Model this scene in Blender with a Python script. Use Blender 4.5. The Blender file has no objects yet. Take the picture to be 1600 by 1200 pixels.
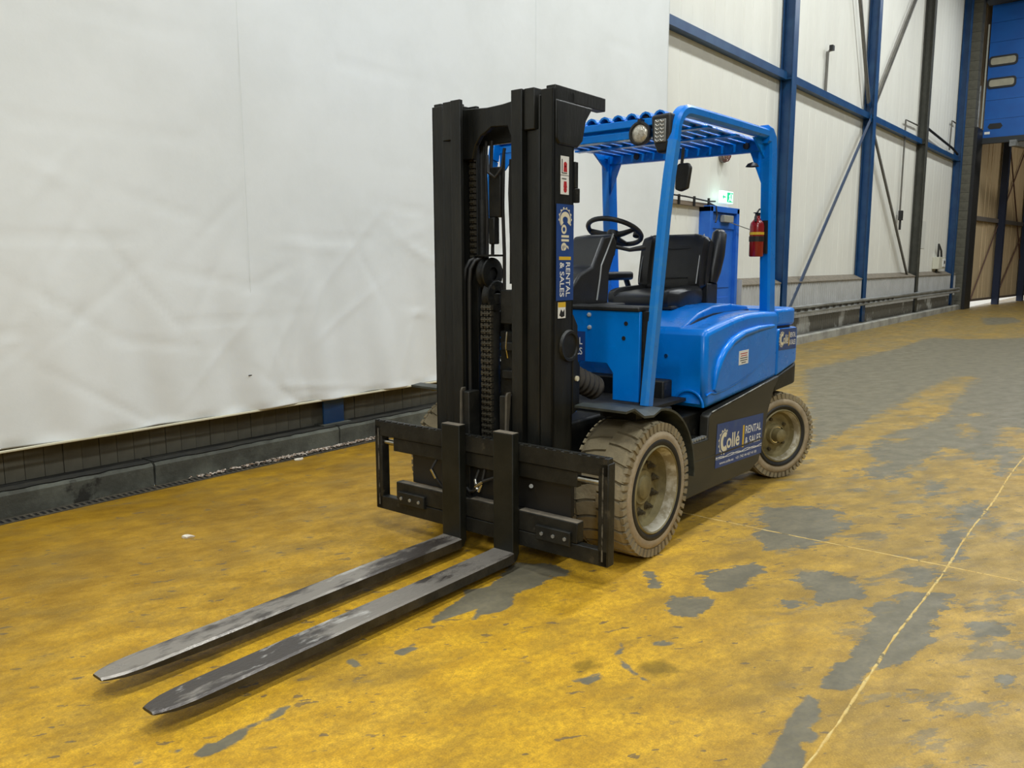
import bpy, bmesh, math, random
import numpy as np
from mathutils import Vector, Matrix
random.seed(7)
PI = math.pi
C = bpy.context.scene.collection
SC = bpy.context.scene

# ------------------------------------------------------------------ camera
TH = 0.0082                                   # the truck stands half a degree off the wall's line
cam_d = bpy.data.cameras.new('camera'); cam = bpy.data.objects.new('camera', cam_d); C.objects.link(cam)
cam_d.sensor_width = 36.0; cam_d.lens = 36.0*1264.02/1600.0; cam_d.clip_end = 200
YAW, PIT, ROL = 0.6709+TH, 0.1461, -0.0033
fw = Vector((math.cos(YAW)*math.cos(PIT), math.sin(YAW)*math.cos(PIT), -math.sin(PIT)))
rt = Vector((math.sin(YAW), -math.cos(YAW), 0)); up = rt.cross(fw)
r2 = math.cos(ROL)*rt+math.sin(ROL)*up; u2 = -math.sin(ROL)*rt+math.cos(ROL)*up
M = Matrix((r2, u2, -fw)).transposed().to_4x4(); M.translation = Vector((-3.6794, -2.6606, 1.55))
cam.matrix_world = M
SC.camera = cam
# ------------------------------------------------------------------ world and light
SC.view_settings.view_transform = 'Standard'; SC.view_settings.look = 'None'
SC.view_settings.exposure = -1.12; SC.view_settings.gamma = 1.0; SC.view_settings.use_curve_mapping = False
w = bpy.data.worlds.new('daylight'); SC.world = w; w.use_nodes = True
w.node_tree.nodes['Background'].inputs[0].default_value = (0.9, 0.95, 1.0, 1)
w.node_tree.nodes['Background'].inputs[1].default_value = 4.0
def area(name, loc, sx, sy, power, col=(0.935, 0.98, 0.985), rot=(0, 0, 0)):
    l = bpy.data.lights.new(name, 'AREA'); l.shape = 'RECTANGLE'; l.size = sx; l.size_y = sy
    l.energy = power; l.color = col
    o = bpy.data.objects.new(name, l); o.location = loc; o.rotation_euler = rot; C.objects.link(o)
    return o
# high bay lamps hung in rows under the roof
for x, p in ((-7, 380), (-1.5, 520), (4.5, 560), (11, 560), (17.5, 520), (24, 440)):
    area('high_bay_lamp', (x, -0.7, 10.35), 1.3, 0.7, p*1.5)
for x, p in ((-5, 620), (2, 620), (9, 560), (16, 520), (23, 420)):
    area('high_bay_lamp', (x, -6.0, 9.0), 1.6, 0.9, p)
area('front_fill_light', (-11, -8.5, 7.0), 2.0, 1.2, 900, rot=(0, math.radians(-52), math.radians(38)))  # added fill light, out of view, lifting the truck's front-facing surfaces
area('corridor_fill_light', (33, -2.0, 8.0), 2.5, 1.0, 300, (1, .93, .8))  # unseen light added to lift the dim space beyond the door

# ------------------------------------------------------------------ helpers
class MB:
    def __init__(s): s.v = []; s.f = []
    def box(s, x0, x1, y0, y1, z0, z1, m=None):
        n = len(s.v)
        P = [(x, y, z) for x in (x0, x1) for y in (y0, y1) for z in (z0, z1)]
        if m is not None: P = [tuple(m @ Vector(p)) for p in P]
        s.v += P
        for q in ((0,1,3,2),(4,6,7,5),(0,4,5,1),(2,3,7,6),(0,2,6,4),(1,5,7,3)): s.f.append(tuple(n+i for i in q))
        return s
    def prism(s, poly, ax, a, b, m=None):
        # poly in the two other axes (x,z for ax y; x,y for ax z; y,z for ax x)
        n = len(s.v); k = len(poly)
        def mk(u, v, t): return {'x': (t, u, v), 'y': (u, t, v), 'z': (u, v, t)}[ax]
        P = [mk(u, v, a) for u, v in poly]+[mk(u, v, b) for u, v in poly]
        if m is not None: P = [tuple(m @ Vector(p)) for p in P]
        s.v += P
        s.f.append(tuple(n+i for i in range(k))); s.f.append(tuple(n+k+i for i in reversed(range(k))))
        for i in range(k):
            j = (i+1) % k; s.f.append((n+i, n+k+i, n+k+j, n+j))
        return s
    def loft(s, rings, closed=True, caps=True):
        n = len(s.v); k = len(rings[0])
        for r in rings: s.v += [tuple(p) for p in r]
        for a in range(len(rings)-1):
            for i in range(k if closed else k-1):
                j = (i+1) % k
                s.f.append((n+a*k+i, n+a*k+j, n+(a+1)*k+j, n+(a+1)*k+i))
        if caps and closed:
            s.f.append(tuple(n+i for i in reversed(range(k)))); s.f.append(tuple(n+(len(rings)-1)*k+i for i in range(k)))
        return s
    def tube(s, pts, r, n=8, closed=False, sx=1.0, flat=None):
        pts = [Vector(p) for p in pts]; rings = []
        prev = None
        for i, p in enumerate(pts):
            if closed: t = pts[(i+1) % len(pts)]-pts[i-1]
            else: t = pts[min(i+1, len(pts)-1)]-pts[max(i-1, 0)]
            t.normalize()
            if prev is None:
                a = flat if flat is not None else (Vector((0, 0, 1)) if abs(t.z) < .9 else Vector((1, 0, 0)))
                a = Vector(a)
            else: a = prev
            u = (a-t*a.dot(t)).normalized(); v = t.cross(u); prev = u
            rr = r[i] if isinstance(r, (list, tuple)) else r
            rings.append([p+u*(rr*math.cos(2*PI*k/n)*sx)+v*(rr*math.sin(2*PI*k/n)) for k in range(n)])
        if closed: rings.append(rings[0])
        return s.loft(rings, True, not closed)
    def cyl(s, p0, p1, r, n=16, r1=None):
        return s.tube([p0, p1], [r, r if r1 is None else r1], n)
    def lathe(s, prof, n=48, ax='y', c=(0, 0, 0), close=False):
        # prof = [(radius, offset along axis)]
        c = Vector(c); rings = []
        for k in range(n):
            a = 2*PI*k/n; ca, sa = math.cos(a), math.sin(a); ring = []
            for r, t in prof:
                if ax == 'y': ring.append(c+Vector((r*ca, t, r*sa)))
                elif ax == 'z': ring.append(c+Vector((r*ca, r*sa, t)))
                else: ring.append(c+Vector((t, r*ca, r*sa)))
            rings.append(ring)
        m = len(s.v); k2 = len(prof)
        for r in rings: s.v += [tuple(p) for p in r]
        for a in range(n):
            b = (a+1) % n
            for i in range(k2 if close else k2-1):
                j = (i+1) % k2
                s.f.append((m+a*k2+i, m+a*k2+j, m+b*k2+j, m+b*k2+i))
        return s

def me_obj(name, me, mat=None, parent=None, bev=0, seg=2, smooth=None):
    o = bpy.data.objects.new(name, me); C.objects.link(o)
    if mat is not None: me.materials.append(mat)
    if parent is not None: o.parent = parent
    if smooth is not None:
        me.polygons.foreach_set('use_smooth', [True]*len(me.polygons)); me.set_sharp_from_angle(angle=math.radians(smooth))
    if bev:
        b = o.modifiers.new('edge', 'BEVEL'); b.width = bev; b.segments = seg; b.limit_method = 'ANGLE'; b.angle_limit = math.radians(38)
        if smooth is None: me.polygons.foreach_set('use_smooth', [True]*len(me.polygons)); me.set_sharp_from_angle(angle=math.radians(20)); b.harden_normals = False
    return o
def build(mb, name, mat, parent=None, bev=0, seg=2, smooth=None, label=None):
    me = bpy.data.meshes.new(name); me.from_pydata([tuple(p) for p in mb.v], [], mb.f)
    bm = bmesh.new(); bm.from_mesh(me); bmesh.ops.recalc_face_normals(bm, faces=bm.faces); bm.to_mesh(me); bm.free()
    o = me_obj(name, me, mat, parent, bev, seg, smooth)
    if label: o['label'] = label
    return o
def empty(name, loc=(0, 0, 0), rz=0):
    o = bpy.data.objects.new(name, None); C.objects.link(o); o.location = loc; o.rotation_euler = (0, 0, rz); o.empty_display_size = .2
    return o
def tag(o, label=None, cat=None, group=None, kind=None):
    if label: o['label'] = label
    if cat: o['category'] = cat
    if group: o['group'] = group
    if kind: o['kind'] = kind
    return o
def struct(o): o['kind'] = 'structure'; return o

# ------------------------------------------------------------------ materials
def S(c):                                     # sRGB 0-255 to linear
    return tuple(((v/255)/12.92 if v/255 <= .04045 else ((v/255+.055)/1.055)**2.4) for v in c)+(1,)
def mat(name, col, rough=.5, metal=0.0, col2=None, scale=6.0, amt=.5, bump=0.0, bscale=40, lo=.4, hi=.65, stretch=(1, 1, 1), detail=6, spec=.5, coat=0, grime=None, glo=.55, ghi=.75, gscale=2.5, emit=None, estr=0, rvar=0.0):
    m = bpy.data.materials.new(name); m.use_nodes = True; nt = m.node_tree; N = nt.nodes; L = nt.links
    b = N['Principled BSDF']
    b.inputs['Roughness'].default_value = rough; b.inputs['Metallic'].default_value = metal
    b.inputs['Specular IOR Level'].default_value = spec
    if coat: b.inputs['Coat Weight'].default_value = coat; b.inputs['Coat Roughness'].default_value = .12
    b.inputs['Base Color'].default_value = S(col)
    tc = N.new('ShaderNodeTexCoord'); mp = N.new('ShaderNodeMapping'); L.new(tc.outputs['Object'], mp.inputs[0]); mp.inputs['Scale'].default_value = stretch
    last = None
    def noise(sc, d=detail):
        n = N.new('ShaderNodeTexNoise'); n.inputs['Scale'].default_value = sc; n.inputs['Detail'].default_value = d; n.inputs['Roughness'].default_value = .62
        L.new(mp.outputs[0], n.inputs['Vector']); return n
    def ramp(src, a, bb):
        r = N.new('ShaderNodeMapRange'); r.inputs[1].default_value = a; r.inputs[2].default_value = bb; r.clamp = True
        L.new(src, r.inputs[0]); return r.outputs[0]
    if col2 is not None:
        n = noise(scale); f = ramp(n.outputs[0], lo, hi)
        mu = N.new('ShaderNodeMath'); mu.operation = 'MULTIPLY'; mu.inputs[1].default_value = amt; L.new(f, mu.inputs[0])
        mx = N.new('ShaderNodeMix'); mx.data_type = 'RGBA'; mx.inputs[6].default_value = S(col); mx.inputs[7].default_value = S(col2)
        L.new(mu.outputs[0], mx.inputs[0]); last = mx.outputs[2]
    if grime is not None:
        n = noise(gscale, 8); f = ramp(n.outputs[0], glo, ghi)
        mx = N.new('ShaderNodeMix'); mx.data_type = 'RGBA'; mx.inputs[7].default_value = S(grime)
        if last is None: mx.inputs[6].default_value = S(col)
        else: L.new(last, mx.inputs[6])
        L.new(f, mx.inputs[0]); last = mx.outputs[2]
    if last is not None: L.new(last, b.inputs['Base Color'])
    if rvar:
        n = noise(7); r = N.new('ShaderNodeMapRange'); r.inputs[1].default_value = .3; r.inputs[2].default_value = .7; r.inputs[3].default_value = rough-rvar; r.inputs[4].default_value = rough+rvar
        L.new(n.outputs[0], r.inputs[0]); L.new(r.outputs[0], b.inputs['Roughness'])
    if bump:
        n = noise(bscale, 4); bp = N.new('ShaderNodeBump'); bp.inputs['Strength'].default_value = bump; bp.inputs['Distance'].default_value = .01
        L.new(n.outputs[0], bp.inputs['Height']); L.new(bp.outputs[0], b.inputs['Normal'])
    if emit: b.inputs['Emission Color'].default_value = S(emit); b.inputs['Emission Strength'].default_value = estr
    return m
BLUE = mat('truck_blue_paint', (0, 124, 222), .3, col2=(0, 108, 204), scale=5, amt=.6, spec=.3, coat=.12, grime=(20, 92, 140), glo=.6, ghi=.85, gscale=4, rvar=.06)
BLUEW = mat('worn_truck_blue_paint', (16, 120, 204), .4, col2=(60, 134, 188), scale=30, amt=.5, lo=.5, hi=.7, coat=.2, grime=(25, 45, 60), glo=.7, ghi=.74, gscale=24)
STEELB = mat('column_blue_paint', (8, 60, 108), .38, col2=(40, 84, 124), scale=3, amt=.6)
DOORB = mat('door_blue_paint', (30, 98, 196), .4, col2=(50, 118, 210), scale=4, amt=.5)
SHUTB = mat('shutter_blue_paint', (0, 86, 165), .4, col2=(0, 74, 150), scale=2, amt=.6)
BLACK = mat('black_mast_paint', (20, 21, 19), .42, spec=.32, col2=(40, 40, 36), scale=9, amt=.7, stretch=(1, 1, .25), bump=.15, bscale=60, grime=(80, 76, 68), glo=.66, ghi=.82, gscale=18)
BLACK2 = mat('black_steel', (20, 21, 19), .5, spec=.35, col2=(42, 41, 36), scale=8, amt=.8, bump=.2, bscale=50, grime=(92, 84, 70), glo=.62, ghi=.82, gscale=12)
SKIRT = mat('scraped_black_paint', (38, 38, 34), .45, col2=(54, 52, 44), scale=5, amt=.8, stretch=(.4, 1, 1.6), grime=(104, 98, 62), glo=.68, ghi=.76, gscale=7)
FORKE = mat('dark_fork_edge', (62, 58, 50), .5, .2, col2=(34, 32, 28), scale=8, amt=.9, lo=.4, hi=.6, bump=.3, bscale=60)
BOLTM = mat('zinc_bolt', (176, 182, 186), .35)
FORK = mat('worn_fork_steel', (146, 139, 130), .33, .4, col2=(70, 64, 60), scale=4.5, amt=.95, lo=.49, hi=.56, stretch=(.45, 1.2, 1), bump=.25, bscale=70, grime=(212, 208, 202), glo=.6, ghi=.68, gscale=5.5, rvar=.1)
SHANK = mat('fork_shank_paint', (22, 24, 20), .42, spec=.32, col2=(36, 36, 31), scale=8, amt=.8, bump=.1, bscale=50)
DUST = mat('dusty_ledge', (128, 118, 102), .8, col2=(90, 84, 74), scale=14, amt=.8)
RUB = mat('dusty_tyre_rubber', (148, 135, 106), .88, col2=(122, 110, 86), scale=7, amt=.8, bump=.4, bscale=45, grime=(88, 78, 62), glo=.6, ghi=.8, gscale=9)
RUBW = mat('pale_dusty_tyre_wall', (166, 150, 124), .85, col2=(132, 118, 94), scale=9, amt=.7, bump=.35, bscale=60)
RUBD = mat('dark_rubber', (24, 24, 23), .6, col2=(40, 38, 35), scale=12, amt=.6)
RIM = mat('dirty_cream_rim', (140, 128, 88), .6, col2=(100, 90, 58), scale=6, amt=.9, bump=.2, grime=(176, 166, 132), glo=.68, ghi=.78, gscale=8)
RIMW = mat('scuffed_rim_edge', (196, 190, 172), .6, col2=(140, 128, 98), scale=10, amt=.9, lo=.42, hi=.55)
SEATM = mat('black_seat_leather', (24, 25, 26), .36, col2=(34, 35, 36), scale=9, amt=.6, bump=.12, bscale=120)
PLAST = mat('black_plastic', (27, 28, 28), .5, col2=(38, 38, 38), scale=30, amt=.5, bump=.1, bscale=200)
GREYP = mat('grey_trim_line', (150, 152, 150), .5)
CHROME = mat('bright_steel', (190, 188, 180), .22, 1.0, col2=(120, 116, 106), scale=14, amt=.6)
LENS = mat('lamp_lens', (212, 208, 196), .12, .35, col2=(150, 146, 132), scale=26, amt=.7, bump=.5, bscale=60)
TARP = mat('white_tarpaulin', (226, 229, 228), .62, col2=(216, 219, 217), scale=1.6, amt=.6, bump=.16, bscale=9, spec=.3)
WALLP = mat('white_wall_panel', (232, 231, 221), .6, col2=(222, 220, 210), scale=1.4, amt=.6, stretch=(1, 1, .5), grime=(184, 178, 160), glo=.72, ghi=.9, gscale=3)
DADO = mat('grey_ribbed_sheet', (184, 184, 182), .5, col2=(164, 164, 160), scale=2, amt=.7)
DADOD = mat('dirty_ribbed_sheet', (150, 148, 140), .7, col2=(120, 116, 106), scale=2.2, amt=.9, grime=(84, 80, 70), glo=.42, ghi=.48, gscale=1.1)
BOARD = mat('grimy_plinth_board', (98, 94, 80), .75, col2=(66, 63, 52), scale=3, amt=.9, stretch=(1, 1, .5))
CURB = mat('stained_concrete_curb', (166, 164, 154), .85, col2=(128, 126, 118), scale=2.3, amt=.9, lo=.4, hi=.6, bump=.4, bscale=30)
CURBD = mat('dark_concrete_curb', (92, 94, 84), .85, col2=(58, 58, 50), scale=2.3, amt=.9, lo=.42, hi=.6, bump=.4, bscale=30, grime=(34, 33, 26), glo=.58, ghi=.63, gscale=3)  # darker, blotchy curb tone for stones along the tarpaulin and column base plates
GRATE = mat('dirty_drain_iron', (58, 54, 46), .7, col2=(84, 76, 60), scale=9, amt=.8)
CABLE = mat('brown_conduit', (122, 108, 92), .6)
GALV = mat('galvanised_steel', (172, 174, 172), .42, .5, col2=(120, 120, 116), scale=5, amt=.8, stretch=(.4, 1, 1))
DARKP = mat('dark_column_paint', (58, 58, 50), .6, col2=(74, 74, 64), scale=6, amt=.7)
WHITE = mat('white_print', (232, 232, 228), .5)
CREAM = mat('cream_print', (226, 218, 190), .5)
YELP = mat('yellow_print', (214, 176, 44), .5)
REDP = mat('red_print', (178, 28, 34), .5)
BLKP = mat('black_print', (26, 26, 26), .5)
DECAL = mat('dark_blue_decal', (28, 66, 132), .45, col2=(22, 52, 108), scale=8, amt=.5)
DECALD = mat('scuffed_blue_decal', (40, 68, 128), .5, col2=(66, 86, 124), scale=12, amt=.6)
RED = mat('extinguisher_red', (138, 12, 20), .28, coat=.4)
GREEN = mat('exit_sign_green', (20, 190, 130), .5, emit=(20, 200, 135), estr=1.4)
GLOWW = mat('exit_sign_white', (225, 255, 240), .5, emit=(215, 255, 238), estr=2.0)
BLOCK = mat('grey_blockwork', (98, 96, 84), .85, col2=(80, 78, 68), scale=6, amt=.8)
WOOD = mat('brown_timber_board', (206, 186, 150), .75, col2=(178, 154, 118), scale=1.6, amt=.8, stretch=(2.5, 2.5, .2))
NAVY = mat('navy_post_paint', (20, 34, 62), .5)
FENDM = mat('dusty_fender', (44, 48, 45), .5, col2=(70, 74, 68), scale=9, amt=.8, grime=(34, 34, 32), glo=.6, ghi=.75, gscale=6)
BELL = mat('dusty_bellows', (46, 42, 35), .7, col2=(74, 64, 50), scale=14, amt=.7)
NUT = mat('rusty_nut', (84, 74, 50), .6, col2=(50, 44, 32), scale=30, amt=.8)
BRKT = mat('dusty_bracket', (86, 80, 68), .7, col2=(60, 56, 48), scale=12, amt=.8)
BLACKR = mat('dark_roof', (20, 21, 20), .9)
WALLG = mat('plain_hall_wall', (128, 126, 118), .8)
PAPER = mat('paper_scrap', (222, 216, 200), .8, col2=(176, 150, 120), scale=30, amt=.8)
LEAFM = mat('leaf_litter', (126, 100, 76), .9, col2=(196, 184, 170), scale=40, amt=1.0, lo=.45, hi=.55)
GLASSW = mat('hazy_door_glazing', (150, 146, 128), .3, col2=(176, 170, 146), scale=3, amt=.6)
BARE = [[(8.28,1.42),(10.03,1.28),(12.3,1.15),(15.06,1.2),(15.29,0.4),(16.42,-0.37),(17.21,-1.43),(4.9,-2.23),(4.56,-1.79),(3.59,-1.86),(3.12,-1.81),(3.8,-1.68),(3.51,-1.59),(3.81,-1.43),(3.44,-1.29),(2.97,-1.27),(2.48,-1.23),(2.41,-1.08),(2.64,-0.98),(3.06,-1.02),(3.31,-0.79),(4.3,-0.79),(4.83,-0.92),(5.38,-0.98),(6.04,-0.92),(7.36,-0.79),(9.04,-0.72),(8.88,-0.51),(7.52,-0.4),(5.78,-0.45),(4.21,-0.43),(3.08,-0.43)],[(1.29,-0.75),(1.52,-1.14),(1.17,-1.31),(0.86,-1.28),(0.61,-1.18),(0.44,-1.09),(0.78,-0.91)],[(2.04,-1.71),(2.31,-1.79),(2.05,-1.9),(1.77,-1.91),(1.58,-1.83),(1.81,-1.74)],[(1.5,-1.73),(1.55,-1.85),(1.04,-1.92),(0.9,-1.89)],[(0.71,-1.72),(0.77,-1.87),(0.47,-1.89),(0.45,-1.8)],[(-0.03,-0.94),(0.28,-1.1),(0.19,-1.21),(-0.01,-1.19),(-0.2,-1.11),(-0.17,-1.02)],[(0.06,-1.73),(0.37,-1.82),(0.46,-2.0),(0.07,-2.01),(-0.12,-2.02),(-0.41,-2.0),(-0.52,-1.9),(-0.68,-1.9),(-0.76,-1.87),(-0.8,-1.79),(-0.69,-1.76),(-0.44,-1.8),(-0.26,-1.79)],[(-0.86,-1.77),(-0.88,-1.82),(-1.01,-1.86),(-1.09,-1.84),(-1.1,-1.89),(-1.16,-1.89),(-1.19,-1.84),(-1.22,-1.89),(-1.37,-1.92),(-1.45,-1.81),(-1.19,-1.79),(-1.05,-1.77)],[(0.31,-1.29),(0.39,-1.46),(0.36,-1.59),(0.19,-1.67),(-0.05,-1.54),(0.07,-1.45)],[(-0.38,-0.96),(-0.27,-1.14),(-0.47,-1.17),(-0.53,-1.17),(-0.57,-1.02)],[(-0.18,-0.7),(-0.17,-0.76),(-0.33,-0.89),(-0.38,-0.84)],[(-0.48,-0.12),(-0.39,-0.26),(-0.43,-0.41),(-0.48,-0.43),(-0.55,-0.38),(-0.7,-0.41),(-0.8,-0.37),(-0.93,-0.44),(-1.02,-0.44),(-1.1,-0.4),(-1.16,-0.41),(-1.16,-0.39),(-1.06,-0.34),(-1.17,-0.31),(-1.31,-0.29),(-1.25,-0.24),(-1.07,-0.21),(-0.99,-0.2),(-0.93,-0.13),(-0.85,-0.2),(-0.72,-0.18),(-0.59,-0.13)],[(-2.46,-0.36),(-2.4,-0.33),(-2.38,-0.36),(-2.29,-0.34),(-2.18,-0.36),(-2.12,-0.34),(-2.09,-0.36),(-2.14,-0.39),(-2.25,-0.38),(-2.34,-0.41),(-2.4,-0.41),(-2.46,-0.39)],[(-2.61,-0.24),(-2.57,-0.24),(-2.57,-0.27),(-2.61,-0.28)],[(-2.5,-0.28),(-2.45,-0.3),(-2.49,-0.32)],[(-1.75,-0.24),(-1.72,-0.26),(-1.74,-0.34),(-1.77,-0.33)],[(-1.59,-0.35),(-1.48,-0.36),(-1.51,-0.4),(-1.59,-0.4)],[(-1.32,-1.05),(-1.2,-1.09),(-1.22,-1.12),(-1.31,-1.11)],[(-0.94,-1.03),(-1.05,-1.06),(-1.12,-1.15),(-1.16,-1.29),(-1.16,-1.31),(-1.11,-1.18),(-1.05,-1.09),(-0.95,-1.05)],[(-0.85,-1.11),(-0.79,-1.18),(-0.83,-1.19),(-0.89,-1.13)],[(-0.3,-2.29),(-0.23,-2.33),(-0.33,-2.34),(-0.41,-2.31)],[(0.18,-2.11),(0.28,-2.24),(0.15,-2.26),(0.04,-2.15)],[(22.82,1.46),(23.66,0.78),(21.73,0.27),(19.6,0.84)],[(2.42,-1.43),(2.6,-1.52),(2.39,-1.6),(2.19,-1.52)],[(-0.09,-1.38),(-0.05,-1.48),(-0.14,-1.48),(-0.19,-1.4)]]
YEL = [[(16.82,1.01),(20.07,0.95),(19.45,-0.01),(18.99,-0.7),(17.0,-0.88),(15.52,0.09),(16.33,0.55)],[(5.2,-1.56),(5.29,-1.91),(4.4,-2.0),(4.22,-1.64)],[(3.83,-1.27),(3.88,-1.41),(3.64,-1.55),(3.48,-1.39)],[(4.05,-0.84),(4.03,-0.94),(3.86,-0.94),(3.89,-0.85)],[(5.08,-1.2),(5.04,-1.29),(4.46,-1.37),(4.51,-1.3)],[(5.84,-1.16),(5.89,-1.23),(5.69,-1.26),(5.63,-1.19)]]
OLIVE = [[(-2.08,0.24),(-2.03,0.21),(-2.04,0.15),(-2.1,0.17)],[(-1.05,-1.18),(-0.97,-1.23),(-0.99,-1.33),(-1.1,-1.27),(-1.1,-1.21)],[(-1.23,-0.97),(-1.12,-1.0),(-1.16,-1.06),(-1.26,-1.03)]]
# ------------------------------------------------------------------ floor: worn yellow paint over concrete
def sdist(P, poly):
    poly = np.array(poly, float); n = len(poly); d = np.full(len(P), 1e9); ins = np.zeros(len(P), bool)
    for i in range(n):
        a = poly[i]; b = poly[(i+1) % n]; e = b-a; wv = P-a
        t = np.clip((wv@e)/max(e@e, 1e-9), 0, 1); q = wv-t[:, None]*e
        d = np.minimum(d, (q**2).sum(1))
        c = ((a[1] > P[:, 1]) != (b[1] > P[:, 1]))
        with np.errstate(divide='ignore', invalid='ignore'):
            xi = (b[0]-a[0])*(P[:, 1]-a[1])/(b[1]-a[1]+1e-12)+a[0]
        ins ^= c & (P[:, 0] < xi)
    d = np.sqrt(d); return np.where(ins, d, -d)
def ax_(*segs):
    out = []
    for a, b, s in segs: out += list(np.arange(a, b-1e-6, s))
    out.append(segs[-1][1]); return np.array(out)
gx = ax_((-12, -3, .5), (-3, 1.6, .02), (1.6, 8, .06), (8, 60, .4)); gy = ax_((-14, -2.6, .4), (-2.6, .6, .02), (.6, 2.86, .08))
X, Y = np.meshgrid(gx, gy, indexing='ij'); Pn = np.stack([X.ravel(), Y.ravel()], 1)
def field(polys):
    f = np.full(len(Pn), -.6)
    for p in polys:
        q = np.array(p); lo = q.min(0)-.6; hi = q.max(0)+.6
        m = ((Pn > lo) & (Pn < hi)).all(1)
        if m.any(): f[m] = np.maximum(f[m], sdist(Pn[m], p))
    return np.clip(f, -.6, .6)
fb = field(BARE); fy = field(YEL); fb = np.minimum(fb, -fy); fo = field(OLIVE)
px, py = Pn[:, 0], Pn[:, 1]
sg = lambda t: 1/(1+np.exp(-np.clip(t, -30, 30)))
dull = sg((px*.55-py*1.0-1.05)*3.2)*.75+.25*sg((px-6)*1.0)
ochre = sg((py-1.0)*3)*sg((2.2-px)*2)*.95
amp = np.clip(.019+.04*(px+.9), .014, .16)
me = bpy.data.meshes.new('floor'); nx, ny = X.shape
idx = np.arange(nx*ny).reshape(nx, ny)
F = np.stack([idx[:-1, :-1], idx[1:, :-1], idx[1:, 1:], idx[:-1, 1:]], -1).reshape(-1, 4)
me.vertices.add(nx*ny); me.vertices.foreach_set('co', np.stack([px, py, np.zeros_like(px)], 1).ravel())
me.loops.add(F.size); me.loops.foreach_set('vertex_index', F.ravel()); me.polygons.add(len(F)); me.polygons.foreach_set('loop_start', np.arange(0, F.size, 4)); me.polygons.foreach_set('loop_total', np.full(len(F), 4))
me.update()
for nm, f in (('bare', fb), ('olive', fo), ('dull', dull), ('ochre', ochre), ('edge', amp)):
    a = me.attributes.new(nm, 'FLOAT', 'POINT'); a.data.foreach_set('value', f.astype(np.float32))
floor = struct(me_obj('floor', me))
def floor_mat():
    m = bpy.data.materials.new('worn_yellow_floor_paint'); m.use_nodes = True; nt = m.node_tree; N = nt.nodes; L = nt.links; b = N['Principled BSDF']
    geo = N.new('ShaderNodeTexCoord')
    def att(n): a = N.new('ShaderNodeAttribute'); a.attribute_name = n; return a.outputs['Fac']
    def noise(sc, det=6, st=(1, 1, 1), rot=0, rough=.6):
        mp = N.new('ShaderNodeMapping'); mp.vector_type = 'TEXTURE'; mp.inputs['Scale'].default_value = (1/st[0], 1/st[1], 1); mp.inputs['Rotation'].default_value = (0, 0, -.85+rot if st[0] != st[1] else rot)
        L.new(geo.outputs['Object'], mp.inputs[0]); n = N.new('ShaderNodeTexNoise'); n.inputs['Scale'].default_value = sc; n.inputs['Detail'].default_value = det; n.inputs['Roughness'].default_value = rough
        L.new(mp.outputs[0], n.inputs['Vector']); return n.outputs[0]
    def mth(op, a, c=None, d=None):
        n = N.new('ShaderNodeMath'); n.operation = op
        for i, v in enumerate((a, c, d)):
            if v is None: continue
            if isinstance(v, (int, float)): n.inputs[i].default_value = v
            else: L.new(v, n.inputs[i])
        return n.outputs[0]
    def rmp(s, a, c, o0=0., o1=1.):
        r = N.new('ShaderNodeMapRange'); r.inputs[1].default_value = a; r.inputs[2].default_value = c; r.inputs[3].default_value = o0; r.inputs[4].default_value = o1; L.new(s, r.inputs[0]); return r.outputs[0]
    def mix(f, a, c):
        n = N.new('ShaderNodeMix'); n.data_type = 'RGBA'
        if isinstance(f, float): n.inputs[0].default_value = f
        else: L.new(f, n.inputs[0])
        for i, v in ((6, a), (7, c)):
            if isinstance(v, tuple): n.inputs[i].default_value = S(v)
            else: L.new(v, n.inputs[i])
        return n.outputs[2]
    big = noise(1.3, 6); mid = noise(5, 8, (1, 1.6, 1), .5); fine = noise(38, 6); streak = noise(9, 6, (.45, 1.6, 1), .35)
    tone = mix(rmp(mid, .38, .62), (228, 178, 46), (194, 148, 34))
    tone = mix(rmp(fine, .42, .68, 0, .6), tone, (150, 114, 40))
    och = mix(rmp(mid, .35, .65), (146, 108, 10), (112, 80, 6))
    of = mth('MULTIPLY', att('ochre'), rmp(big, .3, .6, .55, 1.0)); tone = mix(of, tone, och)
    dl = mix(rmp(mid, .35, .65), (160, 134, 74), (124, 108, 66)); dl = mix(rmp(streak, .48, .62, 0, .8), dl, (112, 103, 80))
    df = mth('MULTIPLY', att('dull'), rmp(big, .28, .6, .6, 1.05)); tone = mix(df, tone, dl)
    # brown traffic grime in drifts
    gr = mth('MULTIPLY', rmp(noise(2.1, 9, (.8, 1.5, 1), .5, .68), .47, .64), .58); tone = mix(gr, tone, (126, 102, 48))
    # chips down to dark concrete
    ch = mth('MULTIPLY', rmp(noise(16, 3, (.6, 1.4, 1), .2, .5), .645, .655), rmp(noise(1.7, 3), .42, .52)); tone = mix(mth('MULTIPLY', ch, .75), tone, (92, 84, 72))
    sp = rmp(noise(60, 2), .755, .77); tone = mix(mth('MULTIPLY', sp, .8), tone, (60, 50, 36))
    gn = rmp(noise(150, 3), .4, .62, 0, .32); tone = mix(gn, tone, (104, 82, 34))
    ll = mth('MULTIPLY', rmp(noise(90, 3), .62, .7), .25); tone = mix(ll, tone, (240, 204, 96))
    # scattered bare streaks where the traffic is heaviest
    e = att('edge'); ns = mth('SUBTRACT', noise(7, 9, (.7, 1.5, 1), .25, .72), .5); ns2 = mth('SUBTRACT', noise(26, 6, (.6, 1.3, 1), .2, .7), .5)
    f = mth('ADD', att('bare'), mth('MULTIPLY', mth('ADD', mth('MULTIPLY', ns, 5.0), mth('MULTIPLY', ns2, 2.0)), e))
    bm_ = rmp(f, -.004, .006)
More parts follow.
